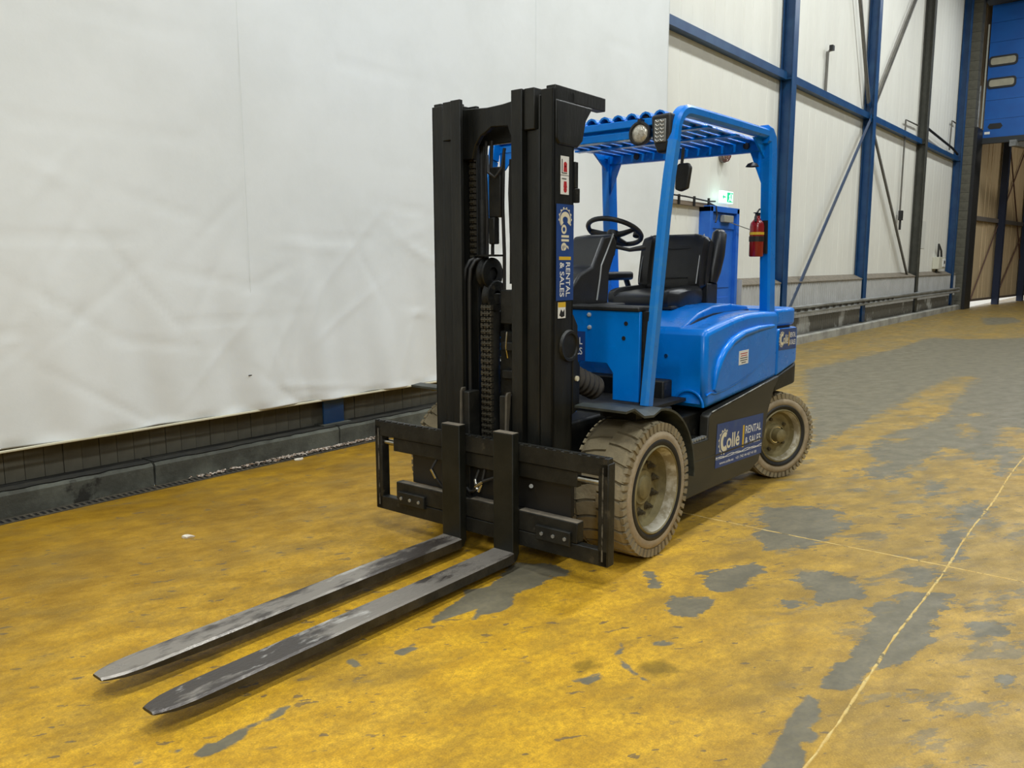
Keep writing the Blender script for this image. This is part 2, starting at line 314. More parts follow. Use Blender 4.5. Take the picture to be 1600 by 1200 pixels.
    ex = mth('MULTIPLY', rmp(noise(3.2, 9, (.7, 1.7, 1), .3, .7), .555, .58), rmp(att('dull'), .35, .75))
    ex = mth('MULTIPLY', ex, .75)
    bare = mix(rmp(mid, .35, .65), (123, 115, 93), (102, 96, 78)); bare = mix(rmp(fine, .45, .7, 0, .5), bare, (92, 88, 80))
    bare = mix(mth('MULTIPLY', rmp(streak, .6, .72), mth('MULTIPLY', att('dull'), .5)), bare, (146, 128, 84))
    col = mix(mth('MAXIMUM', bm_, ex), tone, bare)
    ol = rmp(mth('ADD', att('olive'), mth('MULTIPLY', ns, .08)), -.02, .02); col = mix(mth('MULTIPLY', ol, .6), col, (84, 72, 28))
    L.new(col, b.inputs['Base Color'])
    L.new(rmp(mid, .3, .7, .38, .6), b.inputs['Roughness']); b.inputs['Specular IOR Level'].default_value = .22
    bp = N.new('ShaderNodeBump'); bp.inputs['Strength'].default_value = .25; bp.inputs['Distance'].default_value = .004
    h = mth('SUBTRACT', mth('MULTIPLY', fine, .5), mth('MULTIPLY', bm_, .8)); L.new(h, bp.inputs['Height']); L.new(bp.outputs[0], b.inputs['Normal'])
    return m
me.materials.append(floor_mat())
# yellow painted expansion joints, slightly crumbled
JOINT = mat('crumbling_joint_filler', (206, 180, 112), .7, col2=(186, 146, 64), scale=22, amt=.9, grime=(110, 100, 72), glo=.56, ghi=.62, gscale=12)
def f2w(x, y, z=0): return Vector((x*math.cos(TH)-y*math.sin(TH), x*math.sin(TH)+y*math.cos(TH), z))
def joint(p, q, wd, nm):
    mb = MB(); p = Vector(p); q = Vector(q); n = int((q-p).length/.035); t = (q-p).normalized(); s = Vector((-t.y, t.x, 0)); L_ = []; R_ = []
    for i in range(n+1):
        c = p.lerp(q, i/n)+s*(.006*math.sin(i*.13)+random.uniform(-.002, .002)); h = wd*(.5+random.uniform(-.18, .18)+(.35 if random.random() < .02 else 0))
        mb.v += [tuple(c-s*h), tuple(c-s*h*.6+Vector((0, 0, .0022))), tuple(c+s*h*.6+Vector((0, 0, .0022))), tuple(c+s*h)]
    for i in range(n):
        for k in range(3): mb.f.append((i*4+k, i*4+k+1, i*4+5+k, i*4+4+k))
    return struct(build(mb, nm, JOINT))
joint(f2w(-4, -1.9), f2w(7.0, -1.9), .0105, 'trim_1')
joint(f2w(.824, .2), f2w(.824, -6.0), .0095, 'trim_2')

# ------------------------------------------------------------------ left wall: panels, plinth, curb
wall = struct(build(MB().box(-12, 28.0, 3.245, 3.5, 0, 11), 'wall_left', WALLP))
pm = bpy.data.meshes.new('wall_panel'); mb = MB().prism([(0, 0), (0, -.04), (.014, -.05), (.36, -.05), (.366, -.045), (.372, -.05), (.73, -.05), (.736, -.045), (.742, -.05), (1.088, -.05), (1.1, -.04), (1.1, 0)], 'z', .9, 10.8)
pm.from_pydata(mb.v, [], mb.f); pm.materials.append(WALLP)
bm = bmesh.new(); bm.from_mesh(pm); bmesh.ops.recalc_face_normals(bm, faces=bm.faces); bm.to_mesh(pm); bm.free()
for i in range(19):
    o = bpy.data.objects.new('wall_panel', pm); C.objects.link(o); o.location = (6.4+1.1*i+.006, 3.245, 0); o.parent = wall
cols_x = [0.78, 6.05, 11.45, 16.62, 21.75, 26.62]
# lower ribbed dado with a sloping cap, one stretch per bay (right of the door)
def dado(x0, x1, cap):
    n = int((x1-x0)/.13); poly = [(x0, 0)]
    mb = MB(); xs = []
    for i in range(n):
        a = x0+(x1-x0)*i/n; d = (x1-x0)/n
        xs += [(a, 3.0), (a+d*.55, 3.0), (a+d*.68, 3.022), (a+d*.87, 3.022)]
    xs.append((x1, 3.0))
    mb.loft([[(x, y, .5) for x, y in xs], [(x, y, 1.2) for x, y in xs]], False, False)
    o = build(mb, 'ribbed_sheet', DADO, wall)
    mb = MB().loft([[(x, y+.006, .14) for x, y in xs], [(x, y+.006, .56) for x, y in xs]], False, False)
    build(mb, 'lower_ribbed_sheet', DADOD, wall)
    mb = MB().prism([(2.985, 1.185), (2.985, 1.205), (3.195, 1.305), (3.195, 1.28), (3.0, 1.19)], 'x', x0, x1)
    build(mb, 'sill_cap', DUST if cap else DADO, wall)
for a, b in ((9.55, 11.34), (11.56, 16.5), (16.73, 21.63), (21.86, 26.5), (26.73, 27.3)): dado(a, b, True)
build(MB().box(9.53, 9.55, 2.985, 3.2, .16, 1.29), 'dado_end', DADO, wall)
# plinth boards under the tarpaulin
bmx = bpy.data.meshes.new('board'); mb = MB().box(.002, .118, 0, .03, 0, .6); bmx.from_pydata(mb.v, [], mb.f); bmx.materials.append(BOARD)
for i in range(75):
    o = bpy.data.objects.new('board', bmx); C.objects.link(o); o.location = (-3.0+.12*i, 3.03+random.uniform(-.004, .004), .13); o.parent = wall
build(MB().box(-12, -3.0, 3.03, 3.06, .13, .73).box(6.0, 8.2, 3.03, 3.06, .13, .73), 'plinth_sheet', BOARD, wall)
build(MB().box(-12, 9.5, 3.06, 3.2, .1, .8), 'plinth_core', DADOD, wall)
edges = [-12, -6, -4.2, -2.6, -.92, .74, 2.4, 5.0, 8.1, 11.2, 14.3, 17.4, 20.5, 23.6, 27.3]
for a, b in zip(edges, edges[1:]):
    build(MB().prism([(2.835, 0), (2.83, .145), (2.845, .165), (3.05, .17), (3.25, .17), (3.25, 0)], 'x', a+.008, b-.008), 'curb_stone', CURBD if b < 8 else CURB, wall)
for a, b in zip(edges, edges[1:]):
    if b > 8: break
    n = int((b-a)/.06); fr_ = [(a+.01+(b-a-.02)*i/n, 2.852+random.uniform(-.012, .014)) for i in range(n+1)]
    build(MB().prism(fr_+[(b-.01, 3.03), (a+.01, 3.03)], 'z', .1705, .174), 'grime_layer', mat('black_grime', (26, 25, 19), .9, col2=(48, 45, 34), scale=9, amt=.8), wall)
# drain channel with iron bars along the curb
mb = MB().box(-6, 3.4, 2.715, 2.73, 0, .006).box(-6, 3.4, 2.805, 2.82, 0, .006)
for i in range(235): mb.box(-6+i*.04, -6+i*.04+.018, 2.73, 2.805, -.0, .005)
dr = build(mb, 'drain_grate', GRATE); tag(dr, 'dirty iron drain grating set in the floor along the foot of the curb', 'drain')
build(MB().box(-6, 3.4, 2.73, 2.805, .0005, .001), 'channel', BLKP, dr)
mb = MB()
for i in range(420):
    x = random.choice([random.gauss(.15, .35), random.gauss(.85, .3), random.uniform(-.6, 1.9)]); y = 2.826-abs(random.gauss(0, .03)); s = random.uniform(.006, .022); a = random.uniform(0, PI); z = random.uniform(.009, .018)
    m_ = Matrix.Translation((x, y, z)) @ Matrix.Rotation(a, 4, 'Z') @ Matrix.Rotation(random.uniform(-.5, .5), 4, 'X')
    mb.box(-s, s, -s*.4, s*.4, -.001, .001, m_)
tag(build(mb, 'leaf_litter', LEAFM), 'strip of dry leaf litter and scraps lying along the curb', 'litter', kind='stuff')
def scrap(x, y, s, lab, a):
    pts = [(s*math.cos(t)*random.uniform(.6, 1.1), s*.6*math.sin(t)*random.uniform(.6, 1.1)) for t in np.linspace(0, 2*PI, 9)[:-1]]
    mb = MB(); n = len(pts); mb.v = [(u, v, .002+random.uniform(0, .012)) for u, v in pts]+[(u, v, .0005+.0) for u, v in pts]+[(0, 0, .012), (0, 0, .001)]
    for i in range(n): j = (i+1) % n; mb.f += [(i, j, 2*n), (n+j, n+i, 2*n+1), (i, n+i, n+j, j)]
    o = build(mb, 'paper_scrap', PAPER); o.location = (x, y, 0.0005); o.rotation_euler = (0, 0, a); tag(o, lab, 'litter')
scrap(-1.364, 1.618, .04, 'small crumpled paper scrap alone on the yellow floor left of the forks', -.6)
scrap(.2, 2.68, .05, 'pale flat wood splinter lying beside the drain at the curb', .1)
scrap(.93, -.33, .035, 'small pale scrap on the floor just behind the front wheel', .8)

# ------------------------------------------------------------------ steel columns, beam, braces
def column(x, i, m, lab, grp):
    mb = MB()
    mb.box(x-.11, x+.11, 2.95, 2.965, .17, 10.9).box(x-.11, x+.11, 3.155, 3.17, .17, 10.9).box(x-.006, x+.006, 2.965, 3.155, .17, 10.9)
    o = build(mb, 'steel_column', m); tag(o, lab, 'column', grp)
    build(MB().box(x-.15, x+.15, 2.9, 3.2, .17, .185), 'base_plate', CURBD, o)
    build(MB().box(x-.09, x-.006, 2.967, 3.15, 4.86, 4.88).box(x+.006, x+.09, 2.967, 3.15, 4.86, 4.88), 'stiffener', m, o)
labs = ['blue column foot showing beneath the hem of the white tarpaulin', None, 'first blue steel column right of the truck roof, nearest one in full view',
        'second blue steel column from the truck, where the crossed braces meet', 'dark grey-black steel column between the blue ones', 'last blue steel column beside the block pier at the far end']
for i, x in enumerate(cols_x):
    if labs[i]: column(x, i, DARKP if i == 4 else STEELB, labs[i], 'steel columns along the wall')
bl = ['blue horizontal rail beginning at the tarpaulin edge and ending at the first column', 'blue horizontal rail between the first and second blue columns', 'blue horizontal rail between the second blue column and the dark column', 'short blue horizontal rail between the dark column and the last column']
bx = [(6.45, 11.34), (11.56, 16.51), (16.73, 21.64), (21.86, 26.51)]
for (a, b), l in zip(bx, bl):
    o = build(MB().prism([(3.05, 4.85), (3.05, 4.985), (3.19, 4.985), (3.19, 4.975), (3.062, 4.975), (3.062, 4.86), (3.19, 4.86), (3.19, 4.85)], 'x', a, b), 'wall_rail', STEELB); tag(o, l, 'beam', 'horizontal rails along the wall')
STEELG = mat('blue_grey_brace', (70, 88, 118), .5, col2=(96, 104, 118), scale=2, amt=.8)
BRACED = mat('dull_brace', (92, 90, 84), .55, col2=(110, 106, 96), scale=3, amt=.8)
def brace(p, q, lab, m, r=.035):
    p = Vector(p); q = Vector(q); t = (q-p); L_ = t.length; a = math.atan2(t.z, t.x)
    mm = Matrix.Translation(p) @ Matrix.Rotation(-a, 4, 'Y')
    mb = MB().box(0, L_, -.005, .005, -r, r, mm).box(0, L_, -.005, .06, r-.008, r, mm)
    o = build(mb, 'diagonal_brace', m); tag(o, lab, 'brace', 'diagonal braces on the wall')
    build(MB().box(-.12, .02, -.012, -.004, -.07, .07, mm), 'gusset', STEELB, o)
brace((16.45, 3.0, 4.82), (11.62, 3.0, .5), 'long blue diagonal brace running down left from the second blue column', STEELG, .05)
brace((16.5, 3.05, 5.2), (13.7, 3.05, 10.5), 'thin dark diagonal brace rising left from the second blue column', BRACED)
brace((16.75, 3.05, 5.0), (21.3, 3.05, 9.5), 'thin dark diagonal brace rising right from the second blue column', BRACED)
brace((16.75, 3.05, 4.8), (21.62, 3.05, .72), 'thin dark diagonal brace running down right from the second blue column', BRACED)
# galvanised crash rail
mb = MB()
prof = [(2.80, .76), (2.76, .745), (2.76, .71), (2.80, .69), (2.80, .665), (2.76, .645), (2.76, .61), (2.80, .595), (2.808, .595), (2.808, .76)]
mb.prism(prof, 'x', 10.2, 26.9); g = build(mb, 'crash_rail', GALV); tag(g, 'long galvanised crash rail along the foot of the ribbed wall', 'rail')
for i in range(34): build(MB().box(11.2+i*.42, 11.2+i*.42+.16, 2.757, 2.761, .655, .70), 'slot', BLKP, g) if i < 34 and i*.42 < 7.2 else None
for x in (11.45, 16.62, 21.75, 26.62): build(MB().box(x-.05, x+.05, 2.808, 2.95, .6, .75), 'bracket', STEELB, g)

# ------------------------------------------------------------------ tarpaulin
nx_, nz_ = 420, 150; x0, x1, z0, z1 = -7.0, 6.60, .415, 8.2
xs = np.linspace(x0, x1, nx_); zs = z0+(z1-z0)*np.linspace(0, 1, nz_)**1.3
XX, ZZ = np.meshgrid(xs, zs, indexing='ij')
dn = np.clip((1.8-ZZ)/1.4, 0, 1)
D = .012*np.sin(XX*2.1+ZZ*.55)+.008*np.sin(XX*4.7-ZZ*.9+1.2)+.005*np.sin(XX*1.1+ZZ*2.3)
D += dn*(.016*np.sin(XX*8.5+ZZ*1.6+np.sin(XX*1.7)*1.5)+.007*np.sin(XX*17+ZZ*3.0+2*np.sin(XX*.9)))
for zc in (1.15, 1.75, 2.45, 3.2, 4.2): D += -.004*np.exp(-((ZZ-zc-.02*np.sin(XX*1.5))/.018)**2)*(np.sin(XX*2.9+zc*7) > -.2)
rs = np.random.RandomState(3)
for _ in range(70):
    cx, cz, a, l = rs.uniform(-4, 6.2), rs.uniform(.5, 2.3), rs.uniform(-1.3, 1.3), rs.uniform(.15, .55)
    u = (XX-cx)*np.cos(a)+(ZZ-cz)*np.sin(a); v = -(XX-cx)*np.sin(a)+(ZZ-cz)*np.cos(a)
    D += rs.choice([-1, 1])*.0055*np.exp(-(v/.024)**2-(u/l)**2)
hem = np.clip((z0+.06-ZZ)/.06, 0, 1); D += -.02*hem*np.cos(XX*11+np.sin(XX*3))*.5
YY = 2.885-D
me = bpy.data.meshes.new('tarpaulin'); idx = np.arange(nx_*nz_).reshape(nx_, nz_)
F = np.stack([idx[:-1, :-1], idx[1:, :-1], idx[1:, 1:], idx[:-1, 1:]], -1).reshape(-1, 4)
me.from_pydata(np.stack([XX.ravel(), YY.ravel(), (ZZ+.006*np.sin(XX*6)*hem).ravel()], 1).tolist(), [], F.tolist())
tp = me_obj('tarpaulin', me, TARP, smooth=70); sm = tp.modifiers.new('thick', 'SOLIDIFY'); sm.thickness = .003
tag(tp, 'huge white tarpaulin hung over the left part of the wall', 'tarpaulin')
for xc in (-.03, 3.62): build(MB().box(xc-.012, xc-.0095, 2.874, 2.876, .45, 8.2), 'seam_line', TARP, tp)
build(MB().tube([(x, 2.878+.003*math.sin(x*7), .412) for x in np.linspace(-7, 6.6, 120)], .009, 6), 'hem', mat('cream_hem', (196, 190, 164), .7), tp)
build(MB().box(-.1, -.055, 2.868, 2.872, .70, .706), 'tie_tab', BLKP, tp)

# ------------------------------------------------------------------ emergency door, sign, conduit and fittings on the wall
dz = .17
door = empty('door_1', (8.28, 3.0, dz)); struct(door)
fr = MB().box(0, .09, 0, .2, 0, 2.28).box(1.0, 1.09, 0, .2, 0, 2.28).box(0, 1.09, 0, .2, 2.2, 2.29)
build(fr, 'door_frame', DOORB, door, .004)
lf = build(MB().box(.09, 1.0, .06, .1, 0.02, 2.19), 'door_leaf', DOORB, door)
build(MB().box(.2, .88, .05, .06, 1.0, 1.9).box(.2, .88, .05, .06, .15, .85), 'raised_panel', DOORB, lf, .004)
build(MB().box(.1, .99, .045, .06, 1.95, 2.05).box(.1, .17, .045, .06, .05, 2.1), 'stile', DOORB, lf)
build(MB().box(.45, .8, -.03, .05, 2.05, 2.16), 'door_closer', mat('closer_grey', (150, 150, 140), .4), door, .008)
build(MB().tube([(.6, -.02, 2.06), (1.0, -.06, 2.0), (1.42, -.05, 1.96)], .008, 6), 'closer_arm', GALV, door)
sign = empty('exit_sign', (8.86, 3.02, 2.52)); tag(sign, 'lit green and white emergency exit sign above the blue door', 'sign')
build(MB().box(-.21, .21, -.03, .03, 0, .19), 'lit_panel', GLOWW, sign, .004)
build(MB().box(-.02, .19, -.034, -.03, .02, .17), 'green_field', GREEN, sign)
mb = MB(); mb.prism([(.02, .03), (.05, .03), (.07, .08), (.1, .04), (.125, .05), (.09, .1), (.1, .13), (.07, .14), (.04, .12), (.045, .1), (.065, .11), (.055, .08)], 'y', -.037, -.034)
mb.cyl((.105, -.037, .15), (.105, -.034, .15), .012, 12); mb.box(.14, .175, -.037, -.034, .03, .15); build(mb, 'running_figure', GLOWW, sign)
mb = MB().prism([(-.19, .095), (-.15, .13), (-.15, .105), (-.08, .105), (-.08, .085), (-.15, .085), (-.15, .06)], 'y', -.034, -.03); build(mb, 'arrow', GREEN, sign)
mb = MB().box(6.6, 8.60, 3.12, 3.185, 2.44, 2.50); cd = build(mb, 'cable_tray', CABLE); tag(cd, 'brown cable tray running to the top of the blue door', 'cable tray')
build(MB().tube([(6.6, 3.1, 2.56), (7.6, 3.1, 2.56), (8.4, 3.1, 2.53), (8.60, 3.08, 2.54)], .012, 6), 'cable', BLKP, cd)
for x in (6.9, 7.4, 7.9, 8.4): build(MB().box(x, x+.03, 3.09, 3.12, 2.43, 2.58), 'clip', BLKP, cd)
build(MB().tube([(8.4, 3.08, 2.5), (8.46, 3.0, 2.45), (8.47, 2.98, 2.3), (8.42, 2.98, 2.2)], .014, 6), 'drop_cable', BLKP, cd)
cl = empty('caged_lamp', (9.02, 3.19, 3.30)); tag(cl, 'small red wire-caged bulkhead lamp on the white wall seen under the truck roof', 'lamp')
build(MB().cyl((0, 0, 0), (0, -.05, 0), .12, 20), 'lamp_base', mat('lamp_grey', (120, 110, 106), .5), cl)
ring = []
mb = MB()
for a in range(6):
    t = a*PI/6; mb.tube([(.11*math.cos(t)*math.cos(u), -.05-.1*math.sin(u), .11*math.sin(t)*math.cos(u)) for u in np.linspace(0, PI, 9)], .006, 5)
mb.tube([(.1*math.cos(u), -.1, .1*math.sin(u)) for u in np.linspace(0, 2*PI, 19)[:-1]], .006, 5, closed=True)
build(mb, 'wire_cage', mat('cage_red_brown', (120, 62, 54), .5), cl)
mb = MB()
for k in range(7): pass
mb.lathe([(.001, -.12), (.05, -.105), (.07, -.07), (.07, -.04)], 16); build(mb, 'lamp_glass', LENS, cl, smooth=40)
def pipe(pts, nm, lab, cat, r=.02, m=BRACED, fit=None):
    o = build(MB().tube(pts, r, 8), nm, m); tag(o, lab, cat)
    if fit: build(fit, 'end_fitting', BLKP, o)
pipe([(13.73, 3.15, 4.99), (13.76, 3.15, 5.8), (13.8, 3.08, 5.86)], 'conduit_stub', 'short dark conduit standing on the rail between the first two blue columns', 'pipe', .03, fit=MB().box(13.74, 13.86, 3.05, 3.12, 5.83, 5.93))
pipe([(21.4, 3.12, 5.32), (20.03, 3.12, 5.30), (20.03, 3.12, 2.8)], 'hanging_conduit', 'thin conduit dropping down the wall left of the dark column', 'pipe', .022, fit=MB().box(19.96, 20.1, 3.05, 3.14, 2.7, 2.95).cyl((20.03, 3.1, 2.7), (20.03, 3.1, 2.45), .03, 8))
pipe([(26.2, 3.12, 6.0), (25.6, 3.12, 6.0), (25.5, 3.12, 5.1)], 'bent_pipe', 'short bent pipe on the wall left of the last blue column', 'pipe', .022)
pipe([(21.9, 3.05, 5.35), (25.6, 3.05, 5.15), (26.4, 3.05, 5.05)], 'cable_run', 'dark cable run above the short rail near the far end', 'cable', .035, BLKP)
eb = build(MB().box(24.6, 25.5, 3.0, 3.19, 1.38, 1.75), 'junction_box', mat('box_cream', (206, 204, 186), .5), None, .01); tag(eb, 'cream electrical box on the wall beside the last blue column', 'electrical box')
build(MB().box(25.1, 25.45, 2.98, 3.0, 1.45, 1.7), 'switch_plate', WHITE, eb); build(MB().box(25.2, 25.3, 2.965, 2.98, 1.55, 1.64), 'switch', BLKP, eb)
build(MB().tube([(24.9, 3.1, 1.75), (24.9, 3.1, 2.15), (25.3, 3.1, 1.95), (25.4, 3.1, 1.75)], .03, 6), 'cable', BLKP, eb)
build(MB().tube([(24.8, 3.1, 1.38), (24.8, 3.1, 1.2)], .03, 6), 'tail_cable', BLKP, eb)
mb = MB().box(22.6, 23.4, 3.186, 3.19, 2.0, 2.8); o = build(mb, 'notice_sheet', mat('faded_paper', (214, 214, 206), .7)); tag(o, 'faded paper notice on the white wall right of the dark column', 'notice')

# ------------------------------------------------------------------ far end: pier, overhead door, corridor beyond
we = empty('wall_end', (27.35, 0, 0)); struct(we)
bk = bpy.data.meshes.new('block'); mb = MB().box(0, .5, 0, .39, 0, .292); bk.from_pydata(mb.v, [], mb.f); bk.materials.append(BLOCK)
for i in range(36):
    o = bpy.data.objects.new('block', bk); C.objects.link(o); o.location = (random.uniform(-.006, .006), 2.80, .3*i); o.parent = we
build(MB().box(.02, .48, 2.81, 3.5, 0, 10.9), 'pier_core', BLKP, we)
build(MB().box(.1, 1.1, 2.70, 2.795, 0, 6.0), 'guide_post', BLKP, we, label='black door guide post on the pier edge')
build(MB().box(.55, .6, 2.66, 2.70, 6.0, 9.3), 'seal_strip', mat('pale_seal', (170, 172, 160), .6), we)
build(MB().box(.3, 1.0, -14, 2.8, 10.0, 11), 'header_wall', BLACKR, we)
build(MB().box(.3, 1.0, -14, -4.2, 0, 10.2), 'side_wall', WALLG, we)
od = empty('door_2', (28.4, 0, 0)); struct(od)
for k in range(7):
    z = 5.72+.62*k
    if k == 6: z2 = 10.0
    else: z2 = z+.612
    s_ = build(MB().box(0, .05, -4.2, 2.70, z, z2), 'door_section', SHUTB, od)
for zc in (8.2, 7.5):
    for yc in (2.27, .3, -1.7):
        fr = MB(); h, q = .17, .42
        pr = [(yc+sx*(q-.07*(1-math.cos(t)))*1.0, 0) for sx in (1,) for t in (0,)]
        def rr(q, h, r):
            out = []
            for cx, cz, a0 in ((q-r, h-r, 0), (-q+r, h-r, PI/2), (-q+r, -h+r, PI), (q-r, -h+r, 1.5*PI)):
                for k2 in range(5): a = a0+k2*PI/8; out.append((yc+cx+r*math.cos(a), zc+cz+r*math.sin(a)))
            return out
        wf = build(MB().prism(rr(q, h, .1), 'x', -.03, -.002), 'window_frame', BLKP, od)
        build(MB().prism(rr(q-.06, h-.06, .07), 'x', -.036, -.03), 'pane', GLASSW, wf)
build(MB().prism([(2.52, 6.02), (2.2, 6.02), (2.14, 6.1), (2.2, 6.2), (2.52, 6.2), (2.58, 6.1)], 'x', -.01, .0), 'hand_grip', BLKP, od)
build(MB().box(-.012, 0, 2.5, 2.66, 5.86, 5.94), 'label_plate', WHITE, od)
build(MB().box(-.06, .1, -4.2, 2.76, 5.55, 5.74), 'bottom_edge', mat('shutter_edge', (36, 40, 42), .6), od)
# sliding timber screen beyond the opening, daylight under it
ws = struct(empty('wall_corridor', (28.6, 2.95, 0), -.09))
wm = bpy.data.meshes.new('board'); mb = MB().box(.004, .25, 0, .03, .24, 10.95); wm.from_pydata(mb.v, [], mb.f); wm.materials.append(WOOD)
for i in range(76):
    o = bpy.data.objects.new('board', wm); C.objects.link(o); o.location = (.25*i, random.uniform(-.012, .012), 0); o.parent = ws
for x in (.0,): build(MB().box(-.04, .05, -.06, .04, .0, 7.5), 'edge_post', GALV, ws)
pb = bpy.data.meshes.new('post'); mb = MB().box(-.11, .11, -.28, -.06, 0, 7.0); pb.from_pydata(mb.v, [], mb.f); pb.materials.append(NAVY)
for x in (3.5, 7.3, 11.1, 14.9): o = bpy.data.objects.new('post', pb); C.objects.link(o); o.location = (x, 0, 0); o.parent = ws
build(MB().box(0, 19, -.1, -.03, 3.05, 3.2), 'girt', mat('girt_grey', (110, 104, 100), .5), ws)
build(MB().box(0, 19, -.06, .06, .2, .28), 'bottom_rail', mat('rail_brown', (92, 82, 72), .6), ws)
for a, b in (((.6, .3), (7.2, 6.6)), ((3.6, 6.9), (7.3, 1.6)), ((11.0, .4), (7.4, 4.4)), ((11.1, 6.8), (14.8, .4)), ((4.0, .3), (7.0, 2.6))):
    build(MB().tube([(a[0], -.08, a[1]), (b[0], -.08, b[1])], .025, 6), 'tie_rod', mat('rod_brown', (84, 58, 48), .6), ws)
build(MB().box(0, 8, -1.3, -1.1, 5.4, 5.6, Matrix.Rotation(-.18, 4, 'Z')), 'roof_purlin', GALV, ws)
yard = struct(build(MB().box(28.2, 60, 2.9, 20, -.25, -.02), 'yard_slab', mat('sunlit_yard_concrete', (214, 212, 204), .9)))  # outdoor ground slab showing through the gap under the timber screen
ce = struct(build(MB().box(-12, 60, -14, 3.5, 11, 11.2), 'ceiling', BLACKR))
for i in range(6): build(MB().box(5.9+5.2*i, 6.1+5.2*i, -14, 3.2, 10.5, 11), 'roof_beam', NAVY, ce)
struct(build(MB().box(-12.2, 60, -14.2, -14, 0, 11), 'wall_right', WALLG))
struct(build(MB().box(-12.2, -12, -14, 3.5, 0, 11), 'wall_back', WALLG))
struct(build(MB().box(60, 60.2, -14, 3.5, 0, 11), 'wall_far', BLOCK))
# ================================================================== the forklift (local: x to its rear, y to the wall, z up)
T = empty('forklift', f2w(0, .10), TH)
tag(T, 'blue and black electric forklift truck standing on the worn yellow floor', 'forklift')
def P(mb, name, m, parent=None, bev=0, seg=2, smooth=None, label=None): return build(mb, name, m, parent or T, bev, seg, smooth, label)
def arc(cx, cy, r, a0, a1, n): return [(cx+r*math.cos(a0+(a1-a0)*i/n), cy+r*math.sin(a0+(a1-a0)*i/n)) for i in range(n+1)]

# ---------- lettering and decals
def text_mb(s, size, bold=.0, wid=None):
    cu = bpy.data.curves.new('t', 'FONT'); cu.body = s; cu.size = size; cu.offset = bold*size; cu.resolution_u = 3; cu.fill_mode = 'FRONT'
    o = bpy.data.objects.new('t', cu); C.objects.link(o); bpy.context.view_layer.update()
    dg = bpy.context.evaluated_depsgraph_get(); me = bpy.data.meshes.new_from_object(o.evaluated_get(dg)); bpy.data.objects.remove(o); bpy.data.curves.remove(cu)
    co = np.array([v.co[:] for v in me.vertices]); lo, hi = co.min(0), co.max(0)
    mb = MB(); sx = 1 if wid is None else wid/(hi[0]-lo[0])
    mb.v = [((p[0]-lo[0])*sx, p[1], 0) for p in co]; mb.f = [tuple(p.vertices) for p in me.polygons]; bpy.data.meshes.remove(me)
    return mb
def place(mb, mtx, off=(0, 0), h=.0012):
    mb.v = [tuple(mtx @ Vector((p[0]+off[0], p[1]+off[1], p[2]+h))) for p in mb.v]; return mb
def frame(o, xd, yd):
    xd = Vector(xd).normalized(); yd = Vector(yd).normalized(); zd = xd.cross(yd)
    m = Matrix((xd, yd, zd)).transposed().to_4x4(); m.translation = Vector(o); return m
def flat(mtx, poly, h=.001, t=.0006):
    mb = MB(); n = len(poly)
    mb.v = [tuple(mtx @ Vector((u, v, h-t))) for u, v in poly]+[tuple(mtx @ Vector((u, v, h))) for u, v in poly]
    mb.f = [tuple(range(n-1, -1, -1)), tuple(range(n, 2*n))]+[(i, (i+1) % n, n+(i+1) % n, n+i) for i in range(n)]
    return mb
def merge(*ms):
    o = MB()
    for m in ms:
        n = len(o.v); o.v += m.v; o.f += [tuple(i+n for i in f) for f in m.f]
    return o
